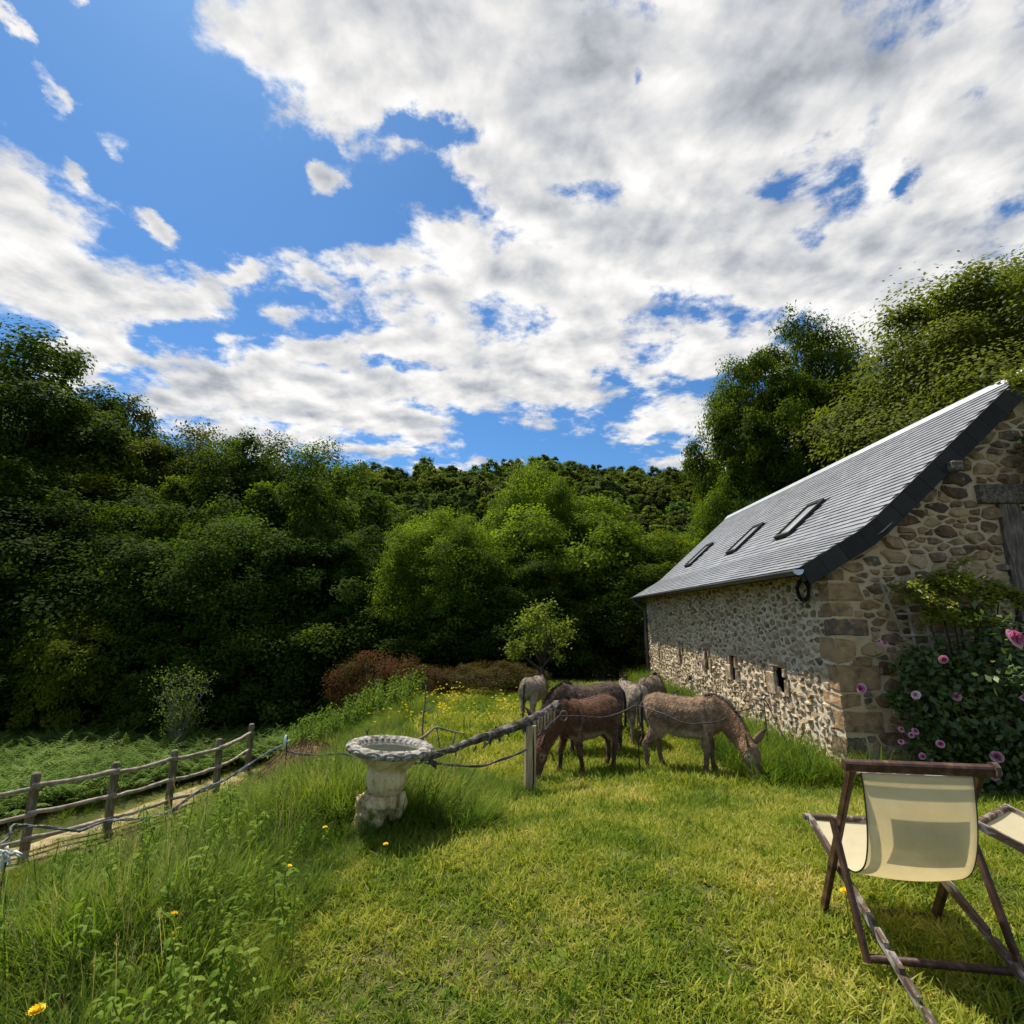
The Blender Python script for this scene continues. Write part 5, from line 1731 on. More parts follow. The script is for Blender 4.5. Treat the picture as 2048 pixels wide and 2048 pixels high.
# thin pale shrub at the edge of the wood
pr_ = np.random.default_rng(8)
ps = empty('pale_shrub', (-8.9, 14.6, tz(-8.9, 14.6)), 0, 'thin pale half bare shrub at the edge of the dark wood', 'shrub')
mb = MB()
tips = []
for q in range(26):
    a = pr_.uniform(0, 6.28)
    e = np.array([math.cos(a) * pr_.uniform(.2, .85), math.sin(a) * pr_.uniform(.2, .7), pr_.uniform(1.1, 2.25)])
    P_ = smooth_path([(0, 0, -.1), tuple(e * (.25, .25, .45)), tuple(e)], 7)
    mb.tube([tuple(p) for p in P_], list(np.linspace(.022, .004, 7)), 5)
    for k in range(6):
        s_ = P_[pr_.integers(3, 7)]
        t_ = s_ + np.array([pr_.normal(0, .18), pr_.normal(0, .18), pr_.uniform(0, .25)])
        mb.tube([tuple(s_), tuple(t_)], [.006, .002], 3)
        tips.append(t_)
mb.build('stems', M_['bark_pale'], ps)
tips = np.array(tips)
C_ = (tips[:, None, :] + pr_.normal(0, .09, (len(tips), 12, 3))).reshape(-1, 3)
link('foliage', leaves('foliage', C_, pr_.normal(0, .7, C_.shape) + np.array([0, 0, .5]), .032, .5, M_['leaf_light'], pr_), None, ps).color = (.95, 1.15, 1.2, 1)

# wood on the far hillside: each crown a tree
HILL = []
for k in range(5):
    r = np.random.default_rng(100 + k)
    L, Q, N, t = crown_points(r, 2.6, 2.5 + .35 * k, 2.7, 26, 8, 26, lobe_r=.33, low=-.6)
    HILL.append(leaves('hillside_tree', Q, N, .19, .7, M_['leaf'], r, t))
hr = np.random.default_rng(55)
pts = []
y = 54.0
while y < 166:
    step = 4.1 + (y - 54) * .021
    for x in np.arange(-.46 * y - 2, .46 * y + 3, step):
        pts.append((x + hr.uniform(-1.2, 1.2), y + hr.uniform(-1.4, 1.4)))
    y += step * 1.05
hu = (np.array(pts)[:, 0] / np.array(pts)[:, 1])
inview = [p for p, u in zip(pts, hu) if -.40 < u < .40]
rest = [p for p, u in zip(pts, hu) if not -.40 < u < .40]
# the wood reads nearest-first as single trees; what lies beyond 300 of them is one mass
inview.sort(key=lambda p: -p[1] if p[1] > 128 else p[1])
single, rest = inview[:300], rest + inview[300:]
for x, y in single:
    o = bpy.data.objects.new('hillside_tree', HILL[hr.integers(0, 5)])
    COL.objects.link(o)
    o.location = (x, y, tz(x, y) - .6)
    s_ = hr.uniform(.75, 1.35)
    o.scale = (s_, s_, s_ * hr.uniform(.85, 1.25))
    o.rotation_euler = (0, 0, hr.uniform(0, 6.28))
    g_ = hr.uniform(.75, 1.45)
    o.color = (g_ * hr.uniform(.85, 1.2), g_, g_ * hr.uniform(1.2, 2.4), 1)  # lighter, bluer tint puts distance haze into the crown colour
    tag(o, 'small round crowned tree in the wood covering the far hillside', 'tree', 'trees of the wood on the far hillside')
HILL_REST = rest

# ------------------------------------------------------------------ grasses and low plants (uncountable: stuff)
def blade_set(r, n, rad, l0, l1, w0, w1, bend, seg=2, splay=.35):
    V, F, T = [], [], []
    for i in range(n):
        a = r.uniform(0, 6.28)
        d = rad * math.sqrt(r.uniform(0, 1))
        b = np.array([math.cos(a) * d, math.sin(a) * d, -.01])
        L, w_ = r.uniform(l0, l1), r.uniform(w0, w1)
        ha = a + r.normal(0, 1.0)
        hd = np.array([math.cos(ha), math.sin(ha), 0])
        sd = np.array([-hd[1], hd[0], 0])
        ti = r.uniform(0, 1)
        base = len(V)
        lean = abs(r.normal(splay, .2))
        bd = bend * r.uniform(.4, 1.5)
        p = b.copy()
        for k in range(seg + 1):
            f = k / seg
            ang = lean + bd * f
            if k:
                p = p + (hd * math.sin(ang) + np.array([0, 0, math.cos(ang)])) * L / seg
            ww = w_ * (1 - f ** 1.6) * .5
            if k < seg:
                V += [p - sd * ww, p + sd * ww]
                T += [ti, ti]
            else:
                V.append(p.copy())
                T.append(ti)
        for k in range(seg - 1):
            q = base + 2 * k
            F.append((q, q + 1, q + 3, q + 2))
        q = base + 2 * (seg - 1)
        F.append((q, q + 1, q + 2))
    return V, F, T


def src(name, V, F, T, mat):
    me = bpy.data.meshes.new(name)
    me.from_pydata([tuple(v) for v in V], [], F)
    me.attributes.new('tint', 'FLOAT', 'POINT').data.foreach_set('value', np.array(T, np.float32))
    me.materials.append(mat)
    me.update()
    return bpy.data.objects.new(name, me)      # never linked to the scene: only a source for the scatter


def scatter(name, sources, P_, scl, tilt, r, kind='stuff', idx=None, align=None):
    """one object whose geometry nodes set the source plants on its points"""
    n = len(P_)
    me = bpy.data.meshes.new(name)
    me.vertices.add(n)
    me.vertices.foreach_set('co', np.ascontiguousarray(P_, np.float32).ravel())
    rot = np.stack([r.normal(0, tilt, n), r.normal(0, tilt, n), r.uniform(0, 6.283, n)], 1).astype(np.float32)
    me.attributes.new('rot', 'FLOAT_VECTOR', 'POINT').data.foreach_set('vector', rot.ravel())
    me.attributes.new('scl', 'FLOAT', 'POINT').data.foreach_set('value', np.ascontiguousarray(scl, np.float32))
    me.attributes.new('idx', 'INT', 'POINT').data.foreach_set('value', (r.integers(0, len(sources), n) if idx is None else idx).astype(np.int32))
    o = bpy.data.objects.new(name, me)
    COL.objects.link(o)
    ng = bpy.data.node_groups.new(name, 'GeometryNodeTree')
    ng.interface.new_socket('Geometry', in_out='INPUT', socket_type='NodeSocketGeometry')
    ng.interface.new_socket('Geometry', in_out='OUTPUT', socket_type='NodeSocketGeometry')
    N = ng.nodes
    gi, go = N.new('NodeGroupInput'), N.new('NodeGroupOutput')
    join = N.new('GeometryNodeJoinGeometry')
    for s_ in reversed(sources):
        oi = N.new('GeometryNodeObjectInfo')
        oi.inputs['Object'].default_value = s_
        oi.inputs['As Instance'].default_value = True
        ng.links.new(oi.outputs['Geometry'], join.inputs[0])
    inst = N.new('GeometryNodeInstanceOnPoints')
    ng.links.new(gi.outputs[0], inst.inputs['Points'])
    ng.links.new(join.outputs[0], inst.inputs['Instance'])
    inst.inputs['Pick Instance'].default_value = True
    for key, typ, sock in (('idx', 'INT', 'Instance Index'), ('rot', 'FLOAT_VECTOR', 'Rotation'), ('scl', 'FLOAT', 'Scale')):
        na = N.new('GeometryNodeInputNamedAttribute')
        na.data_type = typ
        na.inputs['Name'].default_value = key
        ng.links.new(na.outputs[0], inst.inputs[sock])
    ng.links.new(inst.outputs[0], go.inputs[0])
    md = o.modifiers.new('scatter', 'NODES')
    md.node_group = ng
    tag(o, kind=kind)
    return o


gr_ = np.random.default_rng(9)
PROT = {'lawn': [], 'long': []}
for k in range(7):
    V, F, T = blade_set(gr_, 26, .075, .035, .095, .0055, .0105, .9, 2, .45)
    PROT['lawn'].append(src('lawn_tuft', V, F, T, M_['lawn']))
V, F, T = blade_set(gr_, 26, .07, .03, .07, .003, .005, 1.2, 2, .8)
PROT['lawn'].append(src('dry_tuft', V, F, T, M_['straw']))
for k in range(6):
    V, F, T = blade_set(gr_, 30, .11, .18, .62, .007, .013, .95, 4, .22)
    PROT['long'].append(src('long_tuft', V, F, T, M_['long']))
V, F, T = blade_set(gr_, 18, .12, .3, .62, .0028, .004, .4, 3, .16)
PROT['long'].append(src('dry_long_tuft', V, F, T, M_['straw']))


def seed_stalk(r):
    V, F, T = [], [], []
    for q in range(5):
        a = r.uniform(0, 6.28)
        b = np.array([math.cos(a), math.sin(a), 0]) * r.uniform(0, .08)
        L = r.uniform(.45, .85)
        hd = np.array([math.cos(a), math.sin(a), 0]) * r.uniform(.05, .22)
        P_ = [b, b + hd * .4 + (0, 0, L * .6), b + hd + (0, 0, L)]
        sd = np.array([-math.sin(a), math.cos(a), 0]) * .0016
        k = len(V)
        for p in P_:
            V += [p - sd, p + sd]
            T += [.4, .4]
        F += [(k, k + 1, k + 3, k + 2), (k + 2, k + 3, k + 5, k + 4)]
        for s_ in range(16):
            f = s_ / 16
            c = P_[2] - np.array([0, 0, .13 * f]) - hd * .15 * f + r.normal(0, .006 + .007 * f, 3)
            e = np.array([r.normal(0, .006), r.normal(0, .006), .014])
            k = len(V)
            V += [c - e, c + sd * 2.2, c + e]
            T += [.8] * 3
            F.append((k, k + 1, k + 2))
    return V, F, T


SEED = [src('seed_stalk', *seed_stalk(gr_), M_['straw']) for _ in range(3)]


def leafy(r, n, l0, l1, wid, lift0, lift1, height=0.0):
    """rosette (height 0) or leafy stem of toothless broad leaves"""
    V, F, T = [], [], []
    for i in range(n):
        a = i * 2.4 + r.uniform(-.3, .3)
        h_ = height * (i / n) ** .8
        L = r.uniform(l0, l1) * (1 - .4 * i / n if height else 1)
        el = r.uniform(lift0, lift1)
        hd = np.array([math.cos(a), math.sin(a), 0])
        sd = np.array([-hd[1], hd[0], 0])
        b = np.array([0, 0, h_]) + hd * .01
        ti = r.uniform(0, 1)
        k = len(V)
        p = b.copy()
        for s_, wf in enumerate((.15, .85, 1.0, .7, 0)):
            if s_:
                ang = el - .35 * s_
                p = p + (hd * math.cos(ang) + np.array([0, 0, math.sin(ang)])) * L / 4
            if wf:
                V += [p - sd * wid * L * wf, p + np.array([0, 0, -.12 * wid * L * wf]), p + sd * wid * L * wf]
                T += [ti, ti * .8, ti]
            else:
                V.append(p.copy())
                T.append(ti)
        for s_ in range(3):
            q = k + 3 * s_
            F += [(q, q + 1, q + 4, q + 3), (q + 1, q + 2, q + 5, q + 4)]
        q = k + 9
        F += [(q, q + 1, q + 3), (q + 1, q + 2, q + 3)]
    if height:
        k = len(V)
        V += [(-.004, 0, -.02), (.004, 0, -.02), (.003, 0, height), (-.003, 0, height), (0, -.004, -.02), (0, .004, -.02), (0, .003, height), (0, -.003, height)]
        T += [.3] * 8
        F += [(k, k + 1, k + 2, k + 3), (k + 4, k + 5, k + 6, k + 7)]
    return V, F, T


WEED = [src('weed_rosette', *leafy(gr_, 9, .09, .17, .17, .3, .8), M_['weed']) for _ in range(3)]
CLOV = [src('clover_patch', *leafy(gr_, 12, .03, .06, .32, .5, 1.2), M_['weed']) for _ in range(2)]
NETT = [src('leafy_stem', *leafy(gr_, 24, .06, .12, .19, .1, .7, h_), M_['weed']) for h_ in (.35, .55, .7)]


def fern(r):
    V, F, T = [], [], []
    for q in range(7):
        a = q * .9 + r.uniform(-.3, .3)
        hd = np.array([math.cos(a), math.sin(a), 0])
        sd = np.array([-hd[1], hd[0], 0])
        L = r.uniform(.55, .95)
        p = np.array([0, 0, .0])
        prev = p
        n = 15
        ti = r.uniform(.1, 1)
        for i in range(n):
            f = i / n
            ang = 1.25 - 1.35 * f
            p = prev + (hd * math.cos(ang) + np.array([0, 0, math.sin(ang)])) * L / n
            if f > .2:
                pl = .30 * L * math.sin(math.pi * min(1, (1.03 - f) * .62 + .02)) * (1.05 - f)
                for sg in (-1, 1):
                    d = sd * sg * math.cos(.5) + hd * .45 + np.array([0, 0, -.12])
                    k = len(V)
                    V += [p, p + d * pl * .5 + hd * .022, p + d * pl, p + d * pl * .45 - hd * .020]
                    T += [ti] * 4
                    F.append((k, k + 1, k + 2, k + 3))
            k = len(V)
            V += [prev - sd * .004, prev + sd * .004, p + sd * .003, p - sd * .003]
            T += [.5] * 4
            F.append((k, k + 1, k + 2, k + 3))
            prev = p
    return V, F, T


FERN = [src('bracken_plant', *fern(gr_), M_['fern']) for _ in range(4)]


def butter(r):
    V, F, T = [], [], []
    for q in range(5):
        c = np.array([r.normal(0, .08), r.normal(0, .08), r.uniform(.12, .30)])
        for i in range(5):
            a = i * 1.257
            b = a + 1.0
            k = len(V)
            V += [c, c + np.array([math.cos(a), math.sin(a), .5]) * .016, c + np.array([math.cos((a + b) / 2), math.sin((a + b) / 2), .45]) * .021, c + np.array([math.cos(b), math.sin(b), .5]) * .016]
            T += [r.uniform(0, 1)] * 4
            F.append((k, k + 1, k + 2, k + 3))
    return V, F, T


BUTT = [src('buttercup', *butter(gr_), M_['butter']) for _ in range(3)]


def sow(n, x0, x1, y0, y1, keep):
    x, y = gr_.uniform(x0, x1, n), gr_.uniform(y0, y1, n)
    k = keep(x, y)
    x, y = x[k], y[k]
    return np.stack([x, y, terr(x, y)], 1)


def bx_(x, y):
    """inside the barn's footprint"""
    dx, dy = x - BX, y - BY
    lx, ly = dx * math.cos(BYAW) - dy * math.sin(BYAW), dx * math.sin(BYAW) + dy * math.cos(BYAW)
    return (lx > -.03) & (lx < 5.8) & (ly > -.03) & (ly < BL + .05)


def edge(y):
    """where the mown lawn gives way to long grass on the left"""
    return np.interp(y, [0, 2.6, 3.4, 3.9, 4.6, 5.6, 6.4, 7.0, 8.0, 20], [-.85, -1.0, -1.12, -1.05, -.35, -.10, .10, -.9, -1.6, -1.7]) + .22 * (fbm(y * 1.3, y * 0 + 2, 4) - .5) * 2


def vis(x, y):
    return (np.abs(x) < 1.08 * y + 1.6) & ~bx_(x, y)


P1 = sow(24000, -3, 6.8, 1.2, 5.2, lambda x, y: (x > edge(y) - .15) & vis(x, y))
P2 = sow(22000, -3, 8.0, 5.2, 9.0, lambda x, y: (x > edge(y) - .1) & vis(x, y))
P3 = sow(16000, -3, 6.5, 9.0, 16.0, lambda x, y: (x > edge(y)) & vis(x, y))
PL = np.vstack([P1, P2, P3])
patch = fbm(PL[:, 0] * .9, PL[:, 1] * .9, 31)
sc = np.concatenate([np.full(len(P1), 1.0), np.full(len(P2), 1.15), np.full(len(P3), 1.9)]) * gr_.uniform(.7, 1.25, len(PL)) * (.72 + .55 * patch)
near_don = (PL[:, 1] > 6.4) & (PL[:, 1] < 11)
sc = np.where(near_don, sc * 1.35, sc)
ix = gr_.integers(0, 7, len(PL))
ix = np.where(gr_.uniform(0, 1, len(PL)) < np.clip(.60 - patch, .03, .5), 7, ix)
for bx0, by0, br0 in ((.04, 4.75, .20), (-.18, 3.05, .14), (2.35, 5.9, .30), (.75, 3.9, .16), (-.70, 2.75, .16), (1.3, 4.9, .18), (.9, 2.9, .12), (.3, 3.6, .12)):
    d_ = np.hypot((PL[:, 0] - bx0) * .8, PL[:, 1] - by0) + gr_.normal(0, .07, len(PL))
    worn = d_ < br0
    ix = np.where(worn & (gr_.uniform(0, 1, len(PL)) < .45), 7, ix)
    sc = np.where(worn, sc * .95, sc)
scatter('lawn_grass', PROT['lawn'], PL, sc, .22, gr_, idx=ix)
# long grass on the bank, around the urn, along the barn and at the fence
PB = np.vstack([sow(30000, -9.5, .4, .8, 9.0, lambda x, y: (x < edge(y) + .05) & vis(x, y)),
                sow(5000, -6.0, -.8, 8.0, 14.5, lambda x, y: (x < edge(y)) & vis(x, y) & (x > -6.0))])
lo = fbm(PB[:, 0] * .8, PB[:, 1] * .8, 14)
inpath = np.zeros(len(PB), bool)
for p in track[::2]:
    inpath |= ((PB[:, 0] - p[0]) ** 2 + (PB[:, 1] - p[1]) ** 2) < .50
PB, lo = PB[~inpath], lo[~inpath]
s_ = (.22 + 1.55 * lo) * gr_.uniform(.75, 1.25, len(PB)) * np.where(PB[:, 0] < -5.2, .55, 1.0)
s_ *= np.where((PB[:, 1] < 2.6), .75, 1.0) * np.where(PB[:, 0] < -2.4, .62, .72)
s_ = np.where((np.abs(PB[:, 0] + 1.0) < .55) & (PB[:, 1] > 3.4) & (PB[:, 1] < 4.42), s_ * .60, s_)
sun_gap = PB[:, 0] > edge(PB[:, 1]) - .35
s_ = np.where(sun_gap, s_ * .6, s_)
ix = gr_.integers(0, 6, len(PB))
ix = np.where(gr_.uniform(0, 1, len(PB)) < .07, 6, ix)
scatter('long_grass', PROT['long'], PB, s_, .14, gr_, idx=ix)
lx = gr_.uniform(.3, BL, 420)
AX = np.stack([BX + math.sin(BYAW) * lx - np.abs(gr_.normal(0, .28, 420)) - .08, BY + math.cos(BYAW) * lx], 1)
PW = np.concatenate([AX, np.stack([gr_.uniform(2.9, 4.1, 260), gr_.uniform(6.5, 8.6, 260)], 1), np.stack([gr_.uniform(4.0, 7.2, 200), gr_.uniform(6.2, 6.62, 200)], 1)])
PW = PW[~bx_(PW[:, 0], PW[:, 1])]
scatter('wall_foot_grass', PROT['long'][:6], np.column_stack([PW, terr(PW[:, 0], PW[:, 1])]), gr_.uniform(.5, 1.25, len(PW)), .16, gr_)
PS = sow(330, -8, -.2, 1.8, 9.5, lambda x, y: (x < edge(y) - .15) & vis(x, y) & (x > -5.4))
scatter('seed_stalks', SEED, PS, gr_.uniform(.45, .8, len(PS)), .12, gr_)
PWd = sow(2900, -5.2, -.6, 1.2, 5.5, lambda x, y: (x < edge(y) + .1) & vis(x, y))
scatter('bank_weeds', WEED + NETT[:2] + CLOV, PWd, gr_.uniform(.35, 1.0, len(PWd)) * np.where((np.abs(PWd[:, 0] + 1.0) < .7) & (np.abs(PWd[:, 1] - 4.0) < .8), .5, 1.0), .2, gr_)
PC = sow(1500, -1.2, 5.5, 1.5, 6.4, lambda x, y: (x > edge(y)) & vis(x, y) & (fbm(x * 1.1, y * 1.1, 77) > .52))
scatter('lawn_weeds', CLOV + WEED[:1], PC, gr_.uniform(.45, .95, len(PC)), .2, gr_, idx=np.where(gr_.uniform(0, 1, len(PC)) < .12, 2, gr_.integers(0, 2, len(PC))))
PF = sow(2600, -17, -4.2, 8.5, 16.5, lambda x, y: (y > np.interp(x, [-17, -10.4, -8.6, -6.9, -6.2, -4.2], [7.5, 8.6, 11.2, 13.6, 14.2, 14.6])) & vis(x, y))
scatter('bracken', FERN, PF, gr_.uniform(.65, 1.15, len(PF)), .15, gr_)
PN = sow(700, -5.6, -2.3, 11.6, 14.0, lambda x, y: (y > 12.3 - .35 * (x + 4)) & vis(x, y))
scatter('nettles', NETT, PN, gr_.uniform(.9, 1.5, len(PN)), .12, gr_)
PY = sow(130, -3.2, 1.2, 8.6, 14.0, lambda x, y: (x > -2.6) & vis(x, y) & (fbm(x * .55 + 3, y * .55, 41) > .50))
scatter('buttercups', BUTT, PY, gr_.uniform(.8, 1.5, len(PY)), .2, gr_)
PX = sow(500, -17, -8.0, 6.0, 12.0, lambda x, y: (x < np.interp(y, [6, 9.3, 12], [-9.6, -8.2, -6.9])) & vis(x, y))
scatter('trackside_grass', PROT['long'][:6], PX, gr_.uniform(.35, .7, len(PX)), .2, gr_)

tp = track[gr_.integers(0, 50, 900)]
PT_ = np.column_stack([tp[:, 0] + gr_.normal(.1, .42, 900), tp[:, 1] + gr_.normal(0, .15, 900)])
scatter('track_litter', [PROT['lawn'][7], PROT['lawn'][0], PROT['lawn'][7]], np.column_stack([PT_, terr(PT_[:, 0], PT_[:, 1]) + .02]), gr_.uniform(.7, 1.6, 900), .5, gr_)

# brown heap of cut stalks on the bank
hp = np.array([-3.15, 8.6])
hz = tz(*hp)
heap = empty('brush_heap', (hp[0], hp[1], hz), 0, 'low purple brown heap of dry stalks behind the thin stake', 'heap')
hv, hf, ht = [], [], []
for i in range(1500):
    a, q = gr_.uniform(0, 6.28), math.sqrt(gr_.uniform(0, 1))
    x, y = math.cos(a) * q * .72, math.sin(a) * q * .5
    z = .52 * (1 - q ** 2.2) + .02
    d = np.array([math.cos(a) * q * 1.2 + gr_.normal(0, .25), math.sin(a) * q * 1.2 + gr_.normal(0, .25), -.25 - .7 * q])
    d = d / np.linalg.norm(d) * gr_.uniform(.12, .30)
    w_ = np.array([gr_.normal(0, .004), gr_.normal(0, .004), .003])
    p = np.array([x, y, z + gr_.normal(0, .02)])
    k = len(hv)
    hv += [p - w_, p + w_, p + d]
    hf.append((k, k + 1, k + 2))
    ht += [gr_.uniform(0, 1)] * 3
M_['heap'] = material('dry_brown_stalks', [(0, (.05, .03, .018)), (.5, (.19, .115, .065)), (1, (.38, .26, .15))], scale=6, attr=.8, rough=1, spec=0)
tag(link('stalks', np_mesh('stalks', np.array(hv), np.array(hf), np.array(ht)), M_['heap'], heap), kind='stuff')
V, F = [], []
for i in range(7):
    q = i / 6
    for j in range(16):
        a = 2 * math.pi * j / 16
        V.append((math.cos(a) * q * .62, math.sin(a) * q * .5, .48 * (1 - q ** 2.2) - .02))
for i in range(6):
    for j in range(16):
        F.append((i * 16 + j, i * 16 + (j + 1) % 16, (i + 1) * 16 + (j + 1) % 16, (i + 1) * 16 + j))
MB().add(V, F).build('core', M_['heap'], heap)

# dandelions and hawkweed heads, each a plant
def dandelion(x, y, h_, label, size=1.0):
    o = empty('dandelion', (x, y, tz(x, y)), gr_.uniform(0, 6), label, 'flower', 'yellow dandelions in the grass')
    MB().tube([(0, 0, -.02), (.008, .004, h_ * .5), (0, 0, h_)], [.0028, .0025, .002], 6).build('stem', M_['stalk'], o)
    mb = MB()
    for ring, (n, rr, up_) in enumerate(((16, .021, .25), (13, .016, .6), (9, .010, 1.2))):
        for i in range(n):
            a = 6.283 * i / n + ring * .2
            d = np.array([math.cos(a), math.sin(a), up_]) * rr * size
            s2 = np.array([-math.sin(a), math.cos(a), 0]) * .0032 * size
            b = np.array([0, 0, h_ + .001 * ring])
            mb.add([b, b + d * .75 - s2, b + d, b + d * .75 + s2], [(0, 1, 2, 3)], random.random())
    mb.build('flower_head', M_['yellow'], o)
    return o


DAN = [(-1.70, 2.16, .22, 'largest yellow dandelion in the bottom left corner', 1.5), (-1.62, 2.04, .16, 'orange yellow dandelion just right of the corner one', 1.1),
       (-1.62, 2.80, .22, 'yellow dandelion above the weeds left of the shaded hollow', 1.0), (-1.56, 2.72, .18, 'second yellow dandelion close beside the first in the weeds', 1.0),
       (-1.62, 2.60, .15, 'small dandelion low in the weeds below the pair', .9), (-1.28, 3.30, .20, 'dandelion in the long grass left of the urn shadow', 1.0),
       (-2.72, 2.9, .20, 'orange dandelion near the left edge of the bank', 1.0), (-1.30, 3.95, .16, 'dandelion left of the foot of the urn', .9),
       (-.80, 3.62, .18, 'pale yellow dandelion standing in the urn shadow', .9), (-.42, 4.9, .16, 'dandelion in the grass right of the urn', 1.0),
       (-.28, 5.0, .14, 'dandelion farthest right of the three beyond the urn', .9), (-.55, 4.75, .12, 'dandelion nearest the white tape end', .9),
       (1.63, 2.84, .27, 'yellow dandelion in front of the deckchair rail', 1.3)]
for d in DAN:
    dandelion(*d)

# ------------------------------------------------------------------ roses and climbers on the gable
def rose_mesh(r):
    mb = MB()
    for ring, (n, rad, op, L) in enumerate(((5, .004, .12, .030), (6, .010, .35, .036), (7, .016, .75, .042), (7, .020, 1.15, .046))):
        for i in range(n):
            a = 6.283 * (i + .37 * ring) / n + r.uniform(-.15, .15)
            hd, sd = np.array([math.cos(a), math.sin(a), 0]), np.array([-math.sin(a), math.cos(a), 0])
            ti = float(np.clip(.15 + .25 * ring + r.normal(0, .1), 0, 1))
            P_ = []
            for k in range(4):
                f = k / 3
                ang = op * (.4 + .75 * f)
                c = hd * (rad * .4 + math.sin(ang) * L * f) + np.array([0, 0, math.cos(ang) * L * f - .006 * ring])
                wd = (.010 + .018 * math.sin(math.pi * min(1, f * .8 + .15))) * (1 + .22 * ring)
                P_ += [c - sd * wd - hd * .3 * wd, c, c + sd * wd - hd * .3 * wd]
            F = []
            for k in range(3):
                q = 3 * k
                F += [(q, q + 1, q + 4, q + 3), (q + 1, q + 2, q + 5, q + 4)]
            mb.add(P_, F, ti)
    return mb.mesh('rose_flower')


rr_ = np.random.default_rng(21)
RX0, RY0 = 5.5, 6.15
rose = empty('rose_bush', (RX0, RY0, tz(RX0, RY0)), 0, 'dark leaved rose bush with pink blooms against the barn gable', 'rose bush')
ro = Vector(rose.location)
lobes = [(4.74, 6.32, .98, .24), (5.0, 6.25, 1.00, .34), (4.80, 6.30, .45, .28), (5.05, 6.15, .55, .42), (5.45, 6.15, .95, .42), (5.9, 6.1, .85, .45), (5.5, 6.0, .35, .48), (6.1, 6.0, .40, .50), (4.86, 6.28, .0, .30), (5.2, 6.1, -.05, .42), (5.75, 6.0, -.05, .46),
         (6.4, 6.0, .9, .45), (6.5, 5.9, .3, .5), (4.55, 6.38, .62, .13), (5.6, 6.1, 1.25, .28), (6.2, 6.0, 1.35, .35)]
C_, N_, T_ = [], [], []
for x, y, z, r0 in lobes:
    n = int(1150 * r0)
    d = unit(rr_.normal(0, 1, (n, 3)))
    p = np.array([x, y, z]) + d * r0 * (rr_.uniform(.45, 1.12, (n, 1))) * np.array([1, .75, 1])
    C_.append(p)
    N_.append(d * .5 + np.array([0, -.35, .6]) + rr_.normal(0, .5, (n, 3)))
    T_.append(np.clip(rr_.normal(.4, .22, n), 0, 1))
C_, N_, T_ = np.vstack(C_), np.vstack(N_), np.concatenate(T_)
ok = C_[:, 1] < 6.58
link('foliage', leaves('foliage', C_[ok] - np.array(ro), N_[ok], .042, .58, M_['leaf_rose'], rr_, T_[ok]), None, rose)
st = MB()
for x, y, z, r0 in lobes:
    b = Vector((5.3 + .45 * (x - 5.3), 6.3, tz(5.3, 6.3) - .05)) - ro
    e = Vector((x, y, z)) - ro
    st.tube([b, b.lerp(e, .5) + Vector((0, -.05, .12)), e], [.013, .010, .005], 6)
# arching cane leaning far out into the sun, with the largest bloom
cane = smooth_path([(5.6, 6.2, tz(5.6, 6.2)), (5.5, 5.7, .9), (5.0, 5.0, 1.35), (4.45, 4.6, 1.52), (3.90, 4.40, 1.60)], 20)
cane2 = smooth_path([(5.0, 5.0, 1.35), (4.5, 4.55, 1.38), (4.05, 4.38, 1.36)], 12)
cane3 = smooth_path([(5.0, 5.0, 1.33), (4.5, 4.65, 1.18), (4.15, 4.45, 1.10), (3.92, 4.38, 1.12)], 12)
for cn, r0 in ((cane, .010), (cane2, .006), (cane3, .005)):
    st.tube([Vector(p) - ro for p in cn], list(np.linspace(r0, r0 * .35, len(cn))), 6)
st.build('stems', M_['stalk'], rose)
C2 = []
for cn in (cane[9:], cane2[2:], cane3[2:]):
    for p in cn:
        for k in range(5):
            C2.append(p + rr_.normal(0, .065, 3))
C2 = np.array(C2)
link('foliage', leaves('foliage', C2 - np.array(ro), rr_.normal(0, .5, C2.shape) + np.array([0, -.3, .7]), .030, .55, M_['leaf_rose'], rr_), None, rose)['label'] = 'sunlit leaves on the cane leaning out from the bush'
RM = [rose_mesh(rr_) for _ in range(3)]
for m_ in RM:
    m_.materials.append(M_['petal'])
pale = RM[0].copy()
pale.materials.clear()
pale.materials.append(M_['petal_pale'])
c_, s__ = math.cos(R(11.34)), math.sin(R(11.34))
BLOOMS = [(4.10, 4.32, 1.42, 1.6, 0), (4.80, 5.95, 1.12, 1.0, 0), (4.92, 6.0, .72, .95, 0), (4.47, 6.0, .74, 1.0, 2), (4.10, 6.35, .76, 1.25, 0), (4.42, 6.30, 1.28, .7, 0), (4.35, 6.30, 1.30, .5, 0), (4.40, 6.20, .34, .8, 0), (4.52, 6.15, .33, .9, 0), (4.46, 6.14, .29, .75, 0),
          (4.70, 6.05, .22, 1.0, 0), (4.34, 6.15, .22, .75, 0), (5.05, 6.0, .42, .6, 0), (5.12, 5.85, .14, 1.45, 0), (4.52, 6.1, .08, .9, 0), (4.62, 6.1, .03, .7, 0), (5.45, 5.75, .74, 1.1, 0), (5.52, 5.72, .68, 1.0, 0), (4.98, 5.75, -.02, 1.2, 0)]
for x, y, z, sc_, kind in BLOOMS:
    o = bpy.data.objects.new('rose_flower', pale if kind == 2 else RM[rr_.integers(0, 3)])
    COL.objects.link(o)
    o.parent = rose
    o.location = Vector((x, y, z)) - ro
    o.scale = (sc_ * (1.0 if y < 5 else .95 if z > .5 else .82),) * 3
    o.rotation_euler = Vector((rr_.normal(-.3, .5), -1 + rr_.normal(0, .3), .55 + rr_.normal(0, .45))).to_track_quat('Z', 'Y').to_euler()
    if kind == 2:
        o['label'] = 'pale, almost white rose bloom'
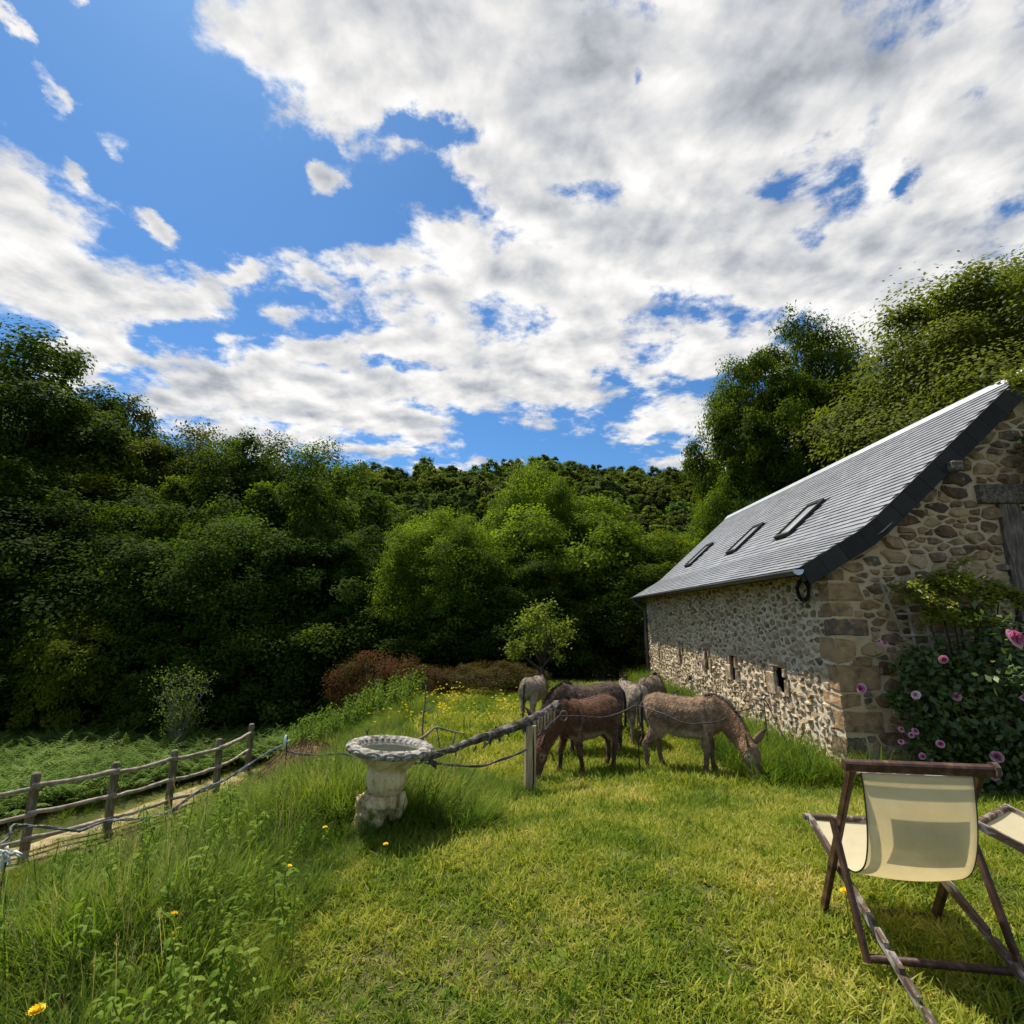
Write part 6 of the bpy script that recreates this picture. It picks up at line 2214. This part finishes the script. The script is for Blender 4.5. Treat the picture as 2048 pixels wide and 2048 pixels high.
# trellis behind the bush
trl = empty('trellis', (5.0, 6.58, tz(5, 6.58)), -BYAW, 'old wooden trellis fixed to the gable behind the roses', 'trellis')
to = Vector(trl.location)
for (x0, z0, x1, z1) in ((4.66, 2.02, 4.86, 1.30), (4.95, 2.05, 5.0, .2), (5.15, 1.98, 5.19, .2), (5.38, 1.9, 5.40, .2), (5.60, 1.9, 5.62, .2)):
    MB().bar(Vector((x0, 6.575, z0)) - to, Vector((x1, 6.565, z1)) - to, .032, .014, (1, 0, 0)).build('slat', M_['rail_wood'], trl)
for z in (1.08, 1.36, 1.62, 1.86):
    MB().bar(Vector((4.80, 6.553, z)) - to, Vector((5.74, 6.553, z + .02)) - to, .028, .012, (0, 0, 1)).build('slat', M_['rail_wood'], trl)


def pinnate(name, label, cat, sprays, mat, base, leaf=.028, per=70, length=.45, dirs=None):
    """climber of long sprays with small paired leaflets"""
    o = empty(name, base, 0, label, cat)
    bo = np.array(base)
    C3, N3, T3 = [], [], []
    st_ = MB()
    for (x, y, z, n) in sprays:
        for q in range(n):
            a = rr_.uniform(0, 6.28)
            d = np.array([math.cos(a), min(.25, math.sin(a) * .5 - .25), rr_.normal(.0, .25)])
            d /= np.linalg.norm(d)
            L = length * rr_.uniform(.5, 1.1)
            p0 = np.array([x, y, z]) + rr_.normal(0, .05, 3)
            pts_ = [p0 + d * L * t + np.array([0, 0, -.25 * L * t * t]) for t in np.linspace(0, 1, 10)]
            st_.tube([tuple(p - bo) for p in pts_], list(np.linspace(.005, .001, 10)), 4, cap=False)
            ti = rr_.uniform(.1, .9)
            for p in pts_[1:]:
                for k in range(per // 10):
                    C3.append(p + rr_.normal(0, .035, 3))
                    N3.append(rr_.normal(0, .45, 3) + (0, -.3, .8))
                    T3.append(np.clip(ti + rr_.normal(0, .15), 0, 1))
        b = Vector(base)
        st_.tube([Vector((0, 0, 0)), Vector((x, y, z)).lerp(b, .4) - b + Vector((.05, 0, 0)), Vector((x, y, z)) - b], [.016, .012, .006], 6)
    st_.build('stems', M_['bark'], o)
    link('foliage', leaves('foliage', np.array(C3) - bo, np.array(N3), leaf, .5, mat, rr_, np.array(T3)), None, o)
    return o


pinnate('climbing_shrub', 'golden green climber spreading over the trellis beside the oak post', 'climber',
        [(5.00, 6.40, 1.90, 9), (5.20, 6.38, 2.0, 12), (5.42, 6.36, 2.02, 12), (5.65, 6.34, 1.95, 10), (5.9, 6.32, 1.86, 8), (5.05, 6.40, 1.66, 6), (5.35, 6.38, 1.6, 8), (5.60, 6.38, 1.58, 7), (6.1, 6.3, 1.75, 6)], M_['leaf_gold'], (5.35, 6.52, tz(5.35, 6.52)), .026, 90, .36)
pinnate('ivy_patch', 'dark green climber hanging on the gable at the right edge above the lintel', 'climber',
        [(6.85, 6.42, 3.75, 9), (6.95, 6.42, 3.5, 9), (6.9, 6.42, 3.25, 8), (7.1, 6.42, 3.6, 8)], M_['leaf_rose'], (7.4, 6.55, 2.9), .034, 80, .26)
pinnate('overhanging_branch', 'bright yellow green leafy sprig reaching over the roof verge at the right edge', 'branch',
        [(6.22, 5.95, 4.42, 5), (6.38, 5.95, 4.50, 7), (6.55, 5.95, 4.6, 8)], M_['leaf_gold'], (7.6, 6.0, 5.2), .030, 60, .26)

# what is left of the far wood, as one mass
hsrc = []
for me in HILL:
    hsrc.append(bpy.data.objects.new('far_crown', me))
hp_ = np.array([(x, y, tz(x, y) - .6) for x, y in HILL_REST])
scatter('far_wood', hsrc, hp_, hr.uniform(.8, 1.35, len(hp_)), .03, hr)
